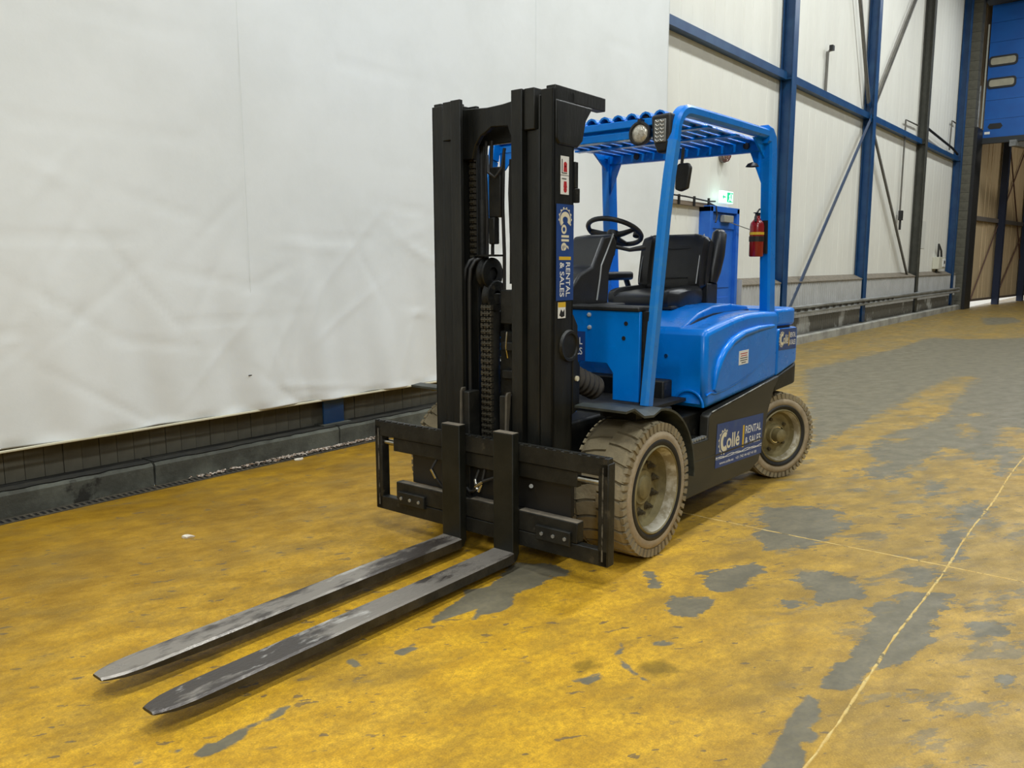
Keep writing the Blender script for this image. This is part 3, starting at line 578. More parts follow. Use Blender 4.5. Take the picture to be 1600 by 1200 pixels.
def logo(mtx, W, H, mt, url=False, parts=('all',), name='decal', label=None, cm=CREAM):
    """blue decal: a toothed half ring curling into a C, the shop's name, a yellow bar, two lines of capitals"""
    d = P(flat(mtx, [(0, 0), (W, 0), (W, H), (0, H)], .001, .001), name, mt, label=label)
    s = W/1.0; y0 = H*.5 if not url else H*.56; u = H if not url else H*.78
    cx = .15*W; r = u*.30
    g = MB()
    for k in range(9):
        a = math.radians(60+k*27)
        g = merge(g, flat(mtx, [(cx+math.cos(a-.10)*r*1.05, y0+math.sin(a-.10)*r*1.05), (cx+math.cos(a-.08)*r*1.28, y0+math.sin(a-.08)*r*1.28), (cx+math.cos(a+.08)*r*1.28, y0+math.sin(a+.08)*r*1.28), (cx+math.cos(a+.10)*r*1.05, y0+math.sin(a+.10)*r*1.05)], .0016))
    A = [math.radians(55+i*(260/18)) for i in range(19)]
    ringp = [(cx+math.cos(a)*r*1.12, y0+math.sin(a)*r*1.12) for a in A]+[(cx+math.cos(a)*r*1.04, y0+math.sin(a)*r*1.04) for a in reversed(A)]
    g = merge(g, flat(mtx, ringp, .0016))
    P(g, 'gear_ring', CREAM, d)
    cp = [(cx+.01*W+math.cos(a)*r*.88, y0+math.sin(a)*r*.95) for a in A]+[(cx+.01*W+math.cos(a)*r*(.42 if abs(a-PI) > .9 else .36), y0+math.sin(a)*r*.5) for a in reversed(A)]
    P(flat(mtx, cp, .0018), 'lettering', cm, d)
    t = place(text_mb('oll\u00e9', u*.60, .020, W*.27), mtx, (cx+r*.62, y0-u*.21), .0018); P(t, 'lettering', cm, d)
    P(flat(mtx, [(.54*W, y0-u*.34), (.575*W, y0-u*.34), (.575*W, y0+u*.34), (.54*W, y0+u*.34)], .0016), 'divider', YELP, d)
    P(place(text_mb('RENTAL', u*.34, .012, W*.36), mtx, (.60*W, y0+u*.06), .0016), 'lettering', WHITE, d)
    P(place(text_mb('& SALES', u*.34, .012, W*.36), mtx, (.60*W, y0-u*.29), .0016), 'lettering', WHITE, d)
    if url:
        for k in (0, 1):
            pts = [(W*i/40, H*.222+H*.022*math.sin(i*.45+k*2.2)+H*.01*k) for i in range(41)]
            P(flat(mtx, pts+[(a, b-.004) for a, b in reversed(pts)], .0014), 'wave_line', WHITE, d)
        P(flat(mtx, [(0, H*.19), (W, H*.19), (W, H*.196), (0, H*.196)], .0014), 'rule', WHITE, d)
        P(place(text_mb('www.colle.eu   +31 742 44 457 41 00', H*.09, .01, W*.80), mtx, (.08*W, H*.06), .0014), 'lettering', WHITE, d)
    return d

# ---------- chassis and skirts
P(MB().box(.16, 1.75, -.60, .60, .22, .66).box(.16, .50, -.585, .585, .6, .735).box(.60, .715, -.47, .47, .6, .86), 'chassis', BLACK2, None, .01)
P(MB().box(1.7, 2.35, -.36, .36, .25, .86), 'axle_housing', BLACK2, None, .015)
P(MB().box(-.20, .2, -.34, .34, .28, .72), 'drive_housing', BLACK2, None, .015)
for s in (-1, 1):
    sk = [(.40, .205), (1.42, .183), (1.56, .22), (1.64, .36), (1.70, .55), (1.80, .70), (1.87, .755), (1.87, .775), (.775, .668), (.745, .65), (.742, .515), (.40, .53)]
    o = P(MB().prism(sk, 'y', s*.70, s*.64), 'side_skirt', SKIRT, None, .008)
    P(MB().box(.40, .742, min(s*.66, s*.40), max(s*.66, s*.40), .50, .525), 'step_plate', BLACK2, o)
    mb = MB()
    for k in range(9): mb.box(.43+.035*k, .45+.035*k, min(s*.695, s*.665), max(s*.695, s*.665), .525, .536)
    P(mb, 'step_teeth', GALV, o)['kind'] = 'stuff'
    P(MB().tube([(.785, s*.701, .672), (1.2, s*.701, .711), (1.62, s*.701, .752)], .0045, 6), 'worn_edge', mat('worn_grey_edge', (140, 140, 132), .5, col2=(50, 50, 46), scale=8, amt=1, lo=.45, hi=.6), o)
    P(MB().prism([(.42, .40), (1.60, .37), (1.60, .38), (.42, .41)], 'y', s*.703, s*.70), 'skirt_crease', SKIRT, o)
m = frame((.853, -.7015, .312), (.74, 0, -.026), (0, 0, 1)); m2 = frame((.853, -.7015, .312), (1, 0, -.042), (-.0, 0, 1))
logo(frame((.853, -.701, .310), (1, 0, -.05), (.05, 0, 1)), .74, .275, DECALD, True, name='side_decal', label='blue lettered decal on the black side skirt, with web address line')

# ---------- blue battery hood
hp = [(.755, .69), (1.875, .76), (1.875, 1.225), (1.62, 1.238), (1.35, 1.238), (1.17, 1.225), (.98, 1.20), (.85, 1.182), (.745, 1.165), (.722, 1.13), (.725, .9), (.735, .72)]
def hood_half():
    mb = MB().prism(hp, 'y', -.68, .68); return mb
hood = P(hood_half(), 'battery_hood', BLUE, None, .045, 4, smooth=40)
for s in (-1, 1):
    a_, b_ = [(.841, .80), (.86, .90), (.90, .965), (.966, 1.02), (1.08, 1.075), (1.25, 1.112), (1.5, 1.13), (1.776, 1.13)], [(1.775, 1.08), (1.765, 1.0), (1.71, .95), (1.6, .90), (1.43, .855), (1.2, .81), (1.0, .785), (.875, .778)]
    P(MB().prism(a_+b_, 'y', s*.675, s*.688), 'leaf_panel', BLUE, hood, .006, 3)
    pts = [Vector((x, s*.682, z)) for x, z in a_]
    P(MB().tube(pts, [.012, .026, .03, .03, .028, .026, .022, .012], 10, sx=.9, flat=(0, 0, 1)), 'raised_rib', BLUE, hood, smooth=60)
    P(MB().tube([(x, s*.681, z) for x, z in [(.74, .775), (.80, .785), (.86, .775)]+[(q[0], q[1]-.004) for q in reversed(b_[:-1])]], .0065, 6), 'crease_line', BLUE, hood, smooth=60)
mb = MB().prism([(.742, 1.13), (.76, 1.17), (1.0, 1.25), (1.2, 1.285), (1.48, 1.288), (1.75, 1.262), (1.78, 1.24), (1.75, 1.2), (.8, 1.1)], 'y', -.50, .50)
P(mb, 'hood_lid', BLUE, hood, .014, 3)
P(MB().prism([(.75, 1.155), (.98, 1.215), (1.2, 1.238), (1.5, 1.24), (1.76, 1.238), (1.75, 1.2), (.8, 1.1)], 'y', -.508, .508), 'lid_seal', BLKP, hood)
P(MB().tube([(.722, -.575+.095*math.cos(t), .705+.095*math.sin(t)) for t in np.linspace(0, PI, 13)], .009, 8, sx=.8), 'scoop_rib', BLUE, hood, smooth=60)
lb = P(MB().box(1.185, 1.335, -.6905, -.688, .915, 1.005), 'notice_label', WHITE, None, label='small white printed notice label on the blue hood side')
for k, wd in enumerate((.07, .11, .115, .10, .11)): P(MB().box(1.26-wd/2, 1.26+wd/2, -.6912, -.6905, .925+.0145*k, .930+.0145*k), 'print_line', REDP if k > 2 else BLKP, lb)
for x, z in ((.765, .86),): P(MB().cyl((.716, -.42, 1.0), (.724, -.42, 1.0), .012, 12), 'hood_screw', CHROME, hood)

# ---------- counterweight
def cwplan(x0, x1, hw, r, n=8):
    pts = [(x0, -hw)]; pts += arc(x1-r, -hw+r, r, -PI/2, 0, n); pts += arc(x1-r, hw-r, r, 0, PI/2, n); pts += [(x0, hw)]
    return pts
def sheared(plan, z0, z1, k0, k1):
    mb = MB().prism(plan, 'z', 0, 1); mb.v = [(x, y, (z0+k0*(x-1.87)) if t == 0 else (z1+k1*(x-1.87))) for x, y, t in mb.v]; return mb
cw = P(sheared(cwplan(1.88, 2.42, .68, .20), .765, 1.10, .165, -.02), 'counterweight', BLUE, None, .02, 3, smooth=40)
P(sheared(cwplan(1.885, 2.39, .665, .20), 1.118, 1.238, -.02, -.01), 'counterweight_top', BLUE, cw, .022, 3, smooth=40)
P(sheared(cwplan(1.8, 2.38, .64, .2), 1.0, 1.12, 0, -.02), 'shadow_gap', BLKP, cw)
P(sheared(cwplan(1.83, 2.40, .685, .20), .665, .765, .04, .165), 'counterweight_base', BLACK2, cw, .012)
logo(frame((1.895, -.6815, .95), (1, 0, -.03), (.03, 0, 1)), .34, .15, DECALD, name='rear_decal', label='small lettered decal on the blue counterweight')

# ---------- front plate, cowl and floor
pl = [(-.585, .81), (-.42, .81), (-.42, .96), (-.38, 1.01), (-.20, 1.01), (-.16, .97), (-.16, .81), (.16, .81), (.16, .97), (.20, 1.01), (.38, 1.01), (.42, .96), (.42, .81), (.585, .81), (.585, 1.30), (-.585, 1.30)]
fp = P(MB().prism(pl, 'x', .10, .125), 'front_panel', BLUE, None, .004)
for y, z in ((-.265, 1.275), (-.268, 1.205), (.265, 1.275), (.265, 1.205)): P(MB().lathe([(.001, -.014), (.009, -.012), (.013, -.004), (.013, 0)], 12, 'x', (.10, y, z)), 'bolt', BOLTM, fp, smooth=40)
for y, z in ((-.50, 1.235), (-.487, 1.155), (.5, 1.235)): P(MB().cyl((.098, y, z), (.101, y, z), .012, 12), 'bolt_hole', BLKP, fp)
P(MB().box(.12, .45, -.52, .52, 1.26, 1.29), 'panel_return', BLKP, fp)
logo(frame((.0985, .22, 1.015), (0, -1, 0), (0, 0, 1)), .46, .165, DECAL, name='front_decal', label='blue lettered decal on the front panel, half hidden by the mast')
P(MB().box(.09, .26, -.585, .585, 1.30, 1.326).box(.20, .60, -.2, .2, 1.30, 1.32), 'dashboard', PLAST, None, .008)
P(MB().prism([(.105, .82), (.15, .82), (.19, 1.28), (.165, 1.28)], 'y', -.605, -.588), 'cab_gap_strip', BLKP)

P(MB().box(.13, .17, -.62, -.57, .80, 1.30), 'cab_post', BLACK2)
P(MB().box(.13, .17, .57, .62, .80, 1.30), 'cab_post', BLACK2)
P(MB().box(.16, .72, -.56, .56, .735, .755), 'floor_mat', RUBD)
P(MB().prism([(-.05, .70), (-.05, .86), (.10, .95), (.10, .70)], 'y', -.19, .19), 'front_frame', BLUE, None, .01)
col = P(MB().prism([(.10, 1.31), (.14, 1.40), (.25, 1.50), (.38, 1.54), (.50, 1.72), (.62, 1.735), (.66, 1.66), (.57, 1.50), (.56, 1.31)], 'y', -.105, .12), 'steering_column', SEATM, None, .018, 3)
P(MB().tube([(.60, -.108, 1.735), (.52, -.108, 1.62), (.465, -.109, 1.545), (.452, -.109, 1.47), (.42, -.109, 1.34)], .005, 6), 'trim_line', GREYP, col)
P(MB().box(.56, .66, -.09, .10, 1.60, 1.69), 'display_pod', PLAST, col, .012)
# steering wheel
wt = math.radians(26); wc = Vector((.79, 0, 1.757)); wn = Vector((math.sin(wt), 0, math.cos(wt))); wu = Vector((0, 1, 0)); wv = wn.cross(wu)
sw = P(MB().tube([wc+wu*(.172*math.cos(a))+wv*(.172*math.sin(a)) for a in np.linspace(0, 2*PI, 41)[:-1]], .0155, 10, closed=True), 'steering_wheel', PLAST, smooth=60)
mb = MB()
for a in (.15, PI-.15, -PI/2+.0):
    e = wu*math.cos(a)+wv*math.sin(a); mb.tube([wc-wn*.03, wc+e*.08-wn*.02, wc+e*.165], [.022, .018, .013], 8, sx=1.0)
P(mb, 'spoke', PLAST, sw, smooth=60)
P(MB().cyl(wc-wn*.045, wc-wn*.005, .045, 20), 'wheel_boss', PLAST, sw, .006)
P(MB().tube([wc-wn*.04, wc-wn*.09, Vector((.62, 0, 1.66))], [.03, .035, .045], 12), 'column_shaft', PLAST, sw, smooth=50)
kn = wc+wu*.05+wv*.0; k0 = wc-wu*.10-wv*.10
P(MB().cyl(k0+wn*.01, k0+wn*.055, .022, 14), 'steering_knob', PLAST, sw, .006)
P(MB().tube([(.66, -.08, 1.66), (.74, -.14, 1.64), (.82, -.20, 1.655)], [.012, .012, .018], 8), 'control_lever', PLAST, col, smooth=60)

# ---------- seat
def rbox(cx, hw, z0, z1, y0=None): pass
def cushion(sec, ys, m, name, par, sm=50):
    # sec(y)->closed ring in xz ; ys positions across
    rings = [[(x, y, z) for x, z in sec(y)] for y in ys]; return P(MB().loft(rings), name, m, par, smooth=sm)
def squircle(cx, cz, hx, hz, tilt=0, n=24, p=4):
    out = []
    for k in range(n):
        a = 2*PI*k/n; c, s_ = math.cos(a), math.sin(a); x = hx*math.copysign(abs(c)**(2/p), c); z = hz*math.copysign(abs(s_)**(2/p), s_)
        out.append((cx+x*math.cos(tilt)-z*math.sin(tilt), cz+x*math.sin(tilt)+z*math.cos(tilt)))
    return out
yc = -.045
def cush_sec(y):
    t = abs(y-yc)/.26; e = 1-max(0, t-.86)/.14*.35 if t > .86 else 1
    return squircle(1.27, 1.312+(.018 if t > .68 else 0), .26*e, .066*e+(.006 if t > .68 else 0), .05)
seat = cushion(cush_sec, [yc+.26*v for v in (-1, -.98, -.93, -.86, -.7, -.67, -.3, 0, .3, .67, .7, .86, .93, .98, 1)], SEATM, 'seat', None)
def back_sec(y):
    t = abs(y-yc); out = []
    h = .205 if t < .15 else .205-(t-.15)**1.3*.55; th = .05+(.022 if .15 < t < .24 else 0)
    if t > .24: th *= .6; h *= .9
    b = squircle(0, 0, th, h, 0, 28, 4)
    a = -.20
    return [(1.53+x*math.cos(a)-z*math.sin(a), 1.555+x*math.sin(a)+z*math.cos(a)) for x, z in b]
cushion(back_sec, [yc+v for v in (-.262, -.25, -.235, -.2, -.165, -.15, -.14, 0, .14, .15, .165, .2, .235, .25, .262)], SEATM, 'backrest', seat)
for z_, x_ in ((1.66, 1.50), (1.46, 1.455)): P(MB().tube([(x_+.002, yc-.135, z_), (x_-.004, yc, z_-.004), (x_+.002, yc+.135, z_)], .004, 6), 'stitched_seam', BLKP, seat)
for s in (-1, 1): P(MB().tube([(1.56, yc+s*.205, 1.755), (1.505, yc+s*.215, 1.70), (1.46, yc+s*.22, 1.58), (1.42, yc+s*.22, 1.42)], .004, 6), 'piping', GREYP, seat)
P(MB().loft([squ for squ in [[(1.27+.24*math.cos(a)*k, yc+.24*math.sin(a)*k, z) for a in np.linspace(0, 2*PI, 25)[:-1]] for k, z in ((1.0, 1.265), (1.03, 1.255), (.97, 1.248), (1.05, 1.238), (.98, 1.228), (1.06, 1.215), (1.06, 1.20))]]), 'seat_bellows', RUBD, seat, smooth=30)
P(MB().box(1.02, 1.60, yc-.25, yc+.25, 1.262, 1.285).box(1.50, 1.66, yc-.27, yc-.2, 1.26, 1.42), 'seat_rail', PLAST, seat, .006)
arm = P(MB().tube([(1.60, -.30, 1.42), (1.62, -.30, 1.50), (1.665, -.30, 1.62), (1.70, -.30, 1.76), (1.705, -.30, 1.785)], [.04, .062, .068, .062, .036], 14, sx=.75, flat=(0, 1, 0)), 'armrest', SEATM, seat, smooth=60, label='folded-up black armrest')
P(MB().cyl((1.60, -.315, 1.52), (1.60, -.25, 1.50), .03, 14), 'armrest_pivot', PLAST, seat)
P(MB().box(1.12, 1.50, .26, .34, 1.44, 1.50), 'armrest_console', PLAST, seat, .018)
P(MB().tube([(1.16, .30, 1.50), (1.15, .30, 1.56)], [.016, .022], 10), 'joystick', PLAST, seat, smooth=60)
P(MB().tube([(1.45, .30, 1.45), (1.5, .29, 1.35)], .02, 8), 'console_arm', PLAST, seat)
mb = MB()
for k in range(5): mb.tube([(1.62, -.24+.012*k, 1.42-.01*k), (1.655, -.25+.01*k, 1.36), (1.63+.01*k, -.24, 1.28)], .006, 5)
P(mb, 'seat_cables', BLKP, seat)

# ---------- overhead guard
def bar(pts, hy, hx, s):
    """rectangular tube following pts (x,z) at side s; hx = thickness in the side plane"""
    n = len(pts); rings = []
    for i in range(n):
        a = Vector(pts[max(i-1, 0)]); b = Vector(pts[min(i+1, n-1)]); t = (b-a).normalized(); nn = Vector((-t.y, t.x)); p = Vector(pts[i]); r = .014
        y1, y0 = s*.66, s*(.66-hy)
        ring = [(nn*hx*.5*q, yy) for q, yy in ((-1, y1-s*r), (-1+2*r/hx, y1), (1-2*r/hx, y1), (1, y1-s*r), (1, y0), (-1, y0))]
        rings.append([(p.x+v.x, yy, p.y+v.y) for v, yy in ring])
    return MB().loft(rings)
side = [(.100, .80), (.118, .93), (.255, 1.80), (.298, 2.02), (.345, 2.20)]+[(x, z) for x, z in arc(.50, 2.235, .145, math.radians(165), math.radians(93), 7)]+[(.62, 2.383), (1.1, 2.390), (1.62, 2.395)]
guard = None
for s in (-1, 1):
    o = P(bar(side[:5], .044, .076, s), 'guard_pillar', BLUEW, None, smooth=40)
    P(bar(side[4:], .055, .06, s), 'side_rail', BLUE, o, smooth=40)
    rp = [(1.62, 2.392), (1.675, 2.388), (1.705, 2.365), (1.718, 2.30), (1.73, 2.1), (1.765, 1.62), (1.80, 1.18)]
    q = P(bar(rp, .068, .115, s), 'rear_pillar', BLUE, None, smooth=40)
    P(MB().box(1.735, 1.86, min(s*.665, s*.60), max(s*.665, s*.60), 1.145, 1.17), 'pillar_foot', BLKP, q)
    P(MB().prism([(1.67, 2.24), (1.48, 2.36), (1.68, 2.37)], 'y', s*.60, s*.615), 'corner_gusset', BLUE, q)
    P(MB().prism([(s*.60, 2.30), (s*.50, 2.30), (s*.60, 2.05)] if s < 0 else [(s*.60, 2.30), (s*.60, 2.05), (s*.50, 2.30)], 'x', 1.69, 1.70), 'header_gusset', BLUE, q)
    for z in (1.05, .92, 1.35, 1.6): pass
hd = P(MB().prism([(.385, 2.245), (.385, 2.288), (.402, 2.293), (.402, 2.30), (.372, 2.306), (.372, 2.345), (.40, 2.354), (.46, 2.354), (.46, 2.245)], 'y', -.61, .61), 'front_header', BLUE, None, .005)
for s in (-1, 1): P(MB().prism([(s*.47, 2.25), (s*.61, 2.25), (s*.61, 2.13), (s*.57, 2.14)] if s > 0 else [(-.47, 2.25), (-.57, 2.14), (-.61, 2.13), (-.61, 2.25)], 'x', .39, .40), 'header_gusset', BLUE, hd)
rh = P(MB().box(1.68, 1.735, -.61, .61, 2.292, 2.385), 'rear_header', BLUE, None, .01)
P(MB().cyl((1.67, .36, 2.335), (1.70, .36, 2.335), .022, 12), 'header_hole', BLKP, rh)
P(MB().cyl((1.67, -.48, 2.335), (1.70, -.48, 2.335), .022, 12), 'header_hole', BLKP, rh)
rb = None
for k in range(13):
    y = -.528+.088*k
    sec = [(-.036, 0), (-.032, .012), (-.02, .024), (0, .030), (.02, .024), (.032, .012), (.036, 0), (.028, -.002), (.018, .012), (0, .02), (-.018, .012), (-.028, -.002)]
    if rb is None:
        rb = P(MB().loft([[(x, u, 2.352+v) for u, v in sec] for x in (.37, .50, 1.0, 1.679)]), 'roof_bar', BLUE, None, smooth=30); rb.location = (0, y, 0)
    else:
        o = rb.copy(); C.objects.link(o); o.parent = T; o.location = (0, y, 0)
for x in (.85, 1.25): P(MB().box(x-.03, x+.03, -.60, .60, 2.338, 2.350), 'roof_cross_strap', BLUE)
# lamps and mirror
hl = P(MB().lathe([(.02, .07), (.04, .06), (.058, .03), (.065, -.005), (.065, -.012), (.054, -.014), (.050, -.004)], 28, 'x', (.345, -.425, 2.262)), 'headlight', PLAST, smooth=40)
hl.data.transform(Matrix.Identity(4))
P(MB().lathe([(.001, -.020), (.025, -.017), (.042, -.010), (.052, -.003)], 28, 'x', (.347, -.425, 2.262)), 'headlight_lens', LENS, hl, smooth=60)
P(MB().box(.385, .40, -.45, -.40, 2.31, 2.36).box(.33, .39, -.435, -.415, 2.32, 2.34), 'headlight_bracket', PLAST, hl)
ind = P(MB().prism([(-.505, 2.345), (-.625, 2.352), (-.628, 2.25), (-.60, 2.15), (-.545, 2.145), (-.515, 2.22)], 'x', .315, .39), 'indicator_lamp', PLAST, None, .014, 3)
P(MB().box(.308, .316, -.60, -.53, 2.20, 2.32), 'clear_lens', mat('clear_ribbed_lens', (120, 122, 120), .25), ind, .004)
mb = MB()
for c in range(2):
    for k in range(6):
        z = 2.205+.02*k; y = -.55-c*.028; mb.tube([(.306, y+.011, z+.01), (.305, y, z), (.306, y-.011, z+.006)], .0022, 5)
P(mb, 'lens_chevrons', WHITE, ind)
mi = P(MB().prism([(-.565, 1.965), (-.60, 1.95), (-.645, 1.965), (-.662, 2.08), (-.645, 2.105), (-.585, 2.105), (-.57, 2.09)], 'x', .49, .52), 'side_mirror', PLAST, None, .012, 3)
P(MB().tube([(.505, -.60, 2.10), (.50, -.61, 2.19)], .009, 8), 'mirror_arm', PLAST, mi)
P(MB().lathe([(.001, .03), (.03, .02), (.045, 0)], 16, 'z', (1.62, -.55, 2.19)), 'work_lamp', PLAST, smooth=40)
# ---------- wheels
def tyre_mesh(R, W, rr, lugs, m1):
    h = W/2; k = R/.365
    prof = [(rr, -h+.02), (rr+.012, -h+.006), (rr+.05*k, -h-.004), (R-.075*k, -h-.006), (R-.06*k, -h+.002), (R-.052*k, -h-.002), (R-.035*k, -h+.006), (R-.016, -h+.03), (R-.016, h-.03), (R-.035*k, h-.006), (R-.06*k, h), (rr+.05*k, h), (rr, h-.02)]
    mb = MB().lathe(prof, 72)
    for s in (-1, 1):
        for i in range(lugs):
            a = 2*PI*(i+(.5 if s > 0 else 0))/lugs; d = 2*PI/lugs
            def pt(r, ang, y): return (r*math.cos(ang), y, r*math.sin(ang))
            # a slanted lug from the centre line to the shoulder, wider outside, wrapping over the shoulder
            st = [(0.0, .00, .445), (.45, .10, .44), (.82, .30, .425), (1.0, .42, .385)]
            n = len(mb.v); rows = []
            for t, off, wd in st:
                y = s*t*(h-.004); a0 = a+d*(off-wd); a1 = a+d*(off+wd); rt_ = R if t < .9 else R-.012
                rows.append([pt(R-.018, a0, y), pt(rt_, a0+.006, y), pt(rt_, a1-.006, y), pt(R-.018, a1, y)])
            yo = s*(h+.001); rows.append([pt(R-.05*k, a+d*(.42-.34), yo-s*.004), pt(R-.048*k, a+d*(.42-.30), yo), pt(R-.048*k, a+d*(.42+.30), yo), pt(R-.05*k, a+d*(.42+.34), yo-s*.004)])
            for r in rows: mb.v += r
            for q in range(len(rows)-1):
                for c in range(3): mb.f.append((n+q*4+c, n+q*4+c+1, n+q*4+5+c, n+q*4+4+c))
            mb.f.append((n, n+1, n+2, n+3))
    nb = lugs*2
    for s in (-1, 1):
        for i in range(nb):
            a = 2*PI*i/nb; d = 2*PI/nb; n = len(mb.v); y0, y1 = s*(h-.012), s*(h+.008*k)
            for r, q in ((R-.006, .33), (R-.047*k, .26)):
                for yy in (y0, y1):
                    for e in (-1, 1): mb.v.append((r*math.cos(a+e*q*d), yy, r*math.sin(a+e*q*d)))
            for f in ((0, 1, 3, 2), (4, 6, 7, 5), (0, 2, 6, 4), (1, 5, 7, 3), (2, 3, 7, 6), (0, 4, 5, 1)): mb.f.append(tuple(n+j for j in f))
    return mb
def wheel(loc, rz, R, W, rr, lugs, front, flip, lab=None):
    rc = rr
    if front: prof = [(rc+.004, -W/2+.012), (rc+.012, -W/2-.004), (rc+.004, -W/2-.010), (rc-.006, -W/2-.002), (rc-.016, -W/2+.03), (rc-.020, -W/2+.07), (rc-.028, -W/2+.092), (rc-.05, -W/2+.102), (.16, -W/2+.10), (.10, -W/2+.095), (.092, -W/2+.08), (.001, -W/2+.078)]
    else: prof = [(rc+.004, -W/2+.012), (rc+.010, -W/2-.002), (rc+.002, -W/2-.008), (rc-.006, -W/2), (rc-.014, -W/2+.03), (rc-.03, -W/2+.07), (.12, -W/2+.085), (.075, -W/2+.07), (.072, -W/2+.035), (.062, -W/2+.03), (.060, -W/2+.034)]
    rim = P(MB().lathe(prof, 48), 'wheel', RIM, smooth=40, label=lab)
    P(tyre_mesh(R, W, rc+.002, lugs, None), 'tyre', RUB, rim, smooth=24)
    P(MB().lathe([(rc+.010, -W/2+.0), (rc+.016, -W/2-.008), (rc+.034*R/.365+.004, -W/2-.012), (rc+.046*R/.365, -W/2-.006)], 60), 'bead_ring', RUBD, rim, smooth=50)
    k = R/.365
    P(MB().lathe([(R-.098*k, -W/2-.0055), (R-.088*k, -W/2-.010), (R-.056*k, -W/2-.0085), (R-.050*k, -W/2-.002)], 60), 'tyre_wall_band', RUBW, rim, smooth=50)
    P(MB().lathe([(rc-.004, -W/2-.0055), (rc-.0075, -W/2-.0005), (rc-.0165, -W/2+.03), (rc-.019, -W/2+.05)], 48), 'scuffed_lip', RIMW, rim, smooth=50)
    mb = MB()
    if front:
        for i in range(10):
            a = 2*PI*i/10+.2; p = Vector((.137*math.cos(a), -W/2+.099, .137*math.sin(a)))
            nut = P(MB().cyl(p, p+Vector((0, -.006, 0)), .024, 12).cyl(p, p+Vector((0, -.026, 0)), .016, 6).cyl(p+Vector((0, -.02, 0)), p+Vector((0, -.042, 0)), .009, 8), 'wheel_nut', NUT, rim)
        P(MB().lathe([(.001, -W/2+.056), (.045, -W/2+.058), (.062, -W/2+.066), (.068, -W/2+.085)], 28), 'hub_cap', RIM, rim, smooth=40)
    else:
        P(MB().lathe([(.001, -W/2-.022), (.03, -W/2-.019), (.046, -W/2-.008), (.052, -W/2+.03), (.054, -W/2+.04)], 28), 'hub_cap', RIM, rim, smooth=40)
        for i in range(5):
            a = 2*PI*i/5+.6; p = Vector((.115*math.cos(a), -W/2+.082, .115*math.sin(a)))
            P(MB().cyl(p, p+Vector((0, -.02, 0)), .013, 6), 'wheel_nut', NUT, rim)
    rim.location = loc; rim.rotation_euler = (0, 0, rz+(PI if flip else 0))
    return rim
wheel((.045, -.585, .365), 0, .365, .30, .228, 26, True, False)
wheel((.045, .585, .365), 0, .365, .30, .228, 26, True, True)
st = math.radians(-26)
wheel((2.075, -.585, .315), st, .315, .20, .185, 24, False, False)
wheel((2.075, .585, .315), st, .315, .20, .185, 24, False, True)
P(MB().cyl((.045, -.50, .365), (.045, .50, .365), .11, 20).cyl((2.075, -.52, .32), (2.075, .52, .32), .06, 14), 'axle', BLACK2)
for s in (-1, 1):
    cx, cz = .045, .365
    fen = arc(cx, cz, .425, math.radians(-2), math.radians(88), 14)
    fen += [(-.02, .802), (-.12, .812), (-.22, .83), (-.30, .825)]
    rings = []
    for i, (x, z) in enumerate(fen):
        a = Vector(fen[max(i-1, 0)]); b = Vector(fen[min(i+1, len(fen)-1)]); t = (b-a).normalized(); nn = Vector((-t.y, t.x))*-1
        rings.append((x, z, nn))
    mb = MB(); R_ = []
    for x, z, nn in rings:
        th = .012; drop = -.035 if x < -.0 and x > -.2 else 0.0
        R_.append([(x, s*.745, z+drop), (x, s*.70, z+drop*.4), (x, s*.44, z), (x+nn.x*th, s*.44, z+nn.y*th), (x+nn.x*th, s*.70, z+nn.y*th+drop*.4), (x+nn.x*th, s*.745, z+nn.y*th+drop)])
    P(MB().loft(R_), 'fender', FENDM, None, smooth=50)
    P(MB().box(-.02, .13, min(s*.42, s*.64), max(s*.42, s*.64), .74, .80), 'fender_bracket', BLACK2)
# rubber bellows over the tilt cylinders
for s in (-1, 1):
    pts = []; rr = []
    a = Vector((-.20, s*.30, .985)); b = Vector((.12, s*.30, .86))
    for i in range(29):
        pts.append(a.lerp(b, i/28)); rr.append((.036+.024*min(1, i/8))*(1+.15*(1 if i % 4 in (1, 2) else -1)))
    o = P(MB().tube(pts, rr, 18), 'tilt_cylinder', BELL, smooth=25)
    P(MB().tube([a-Vector((.06, 0, -.022)), a+Vector((.02, 0, -.008))], .032, 14), 'rod_eye', DUST, o, smooth=40)
    P(MB().cyl((-.235, s*.26, 1.0), (-.235, s*.345, 1.0), .026, 14), 'pivot_pin', BLACK2, o)

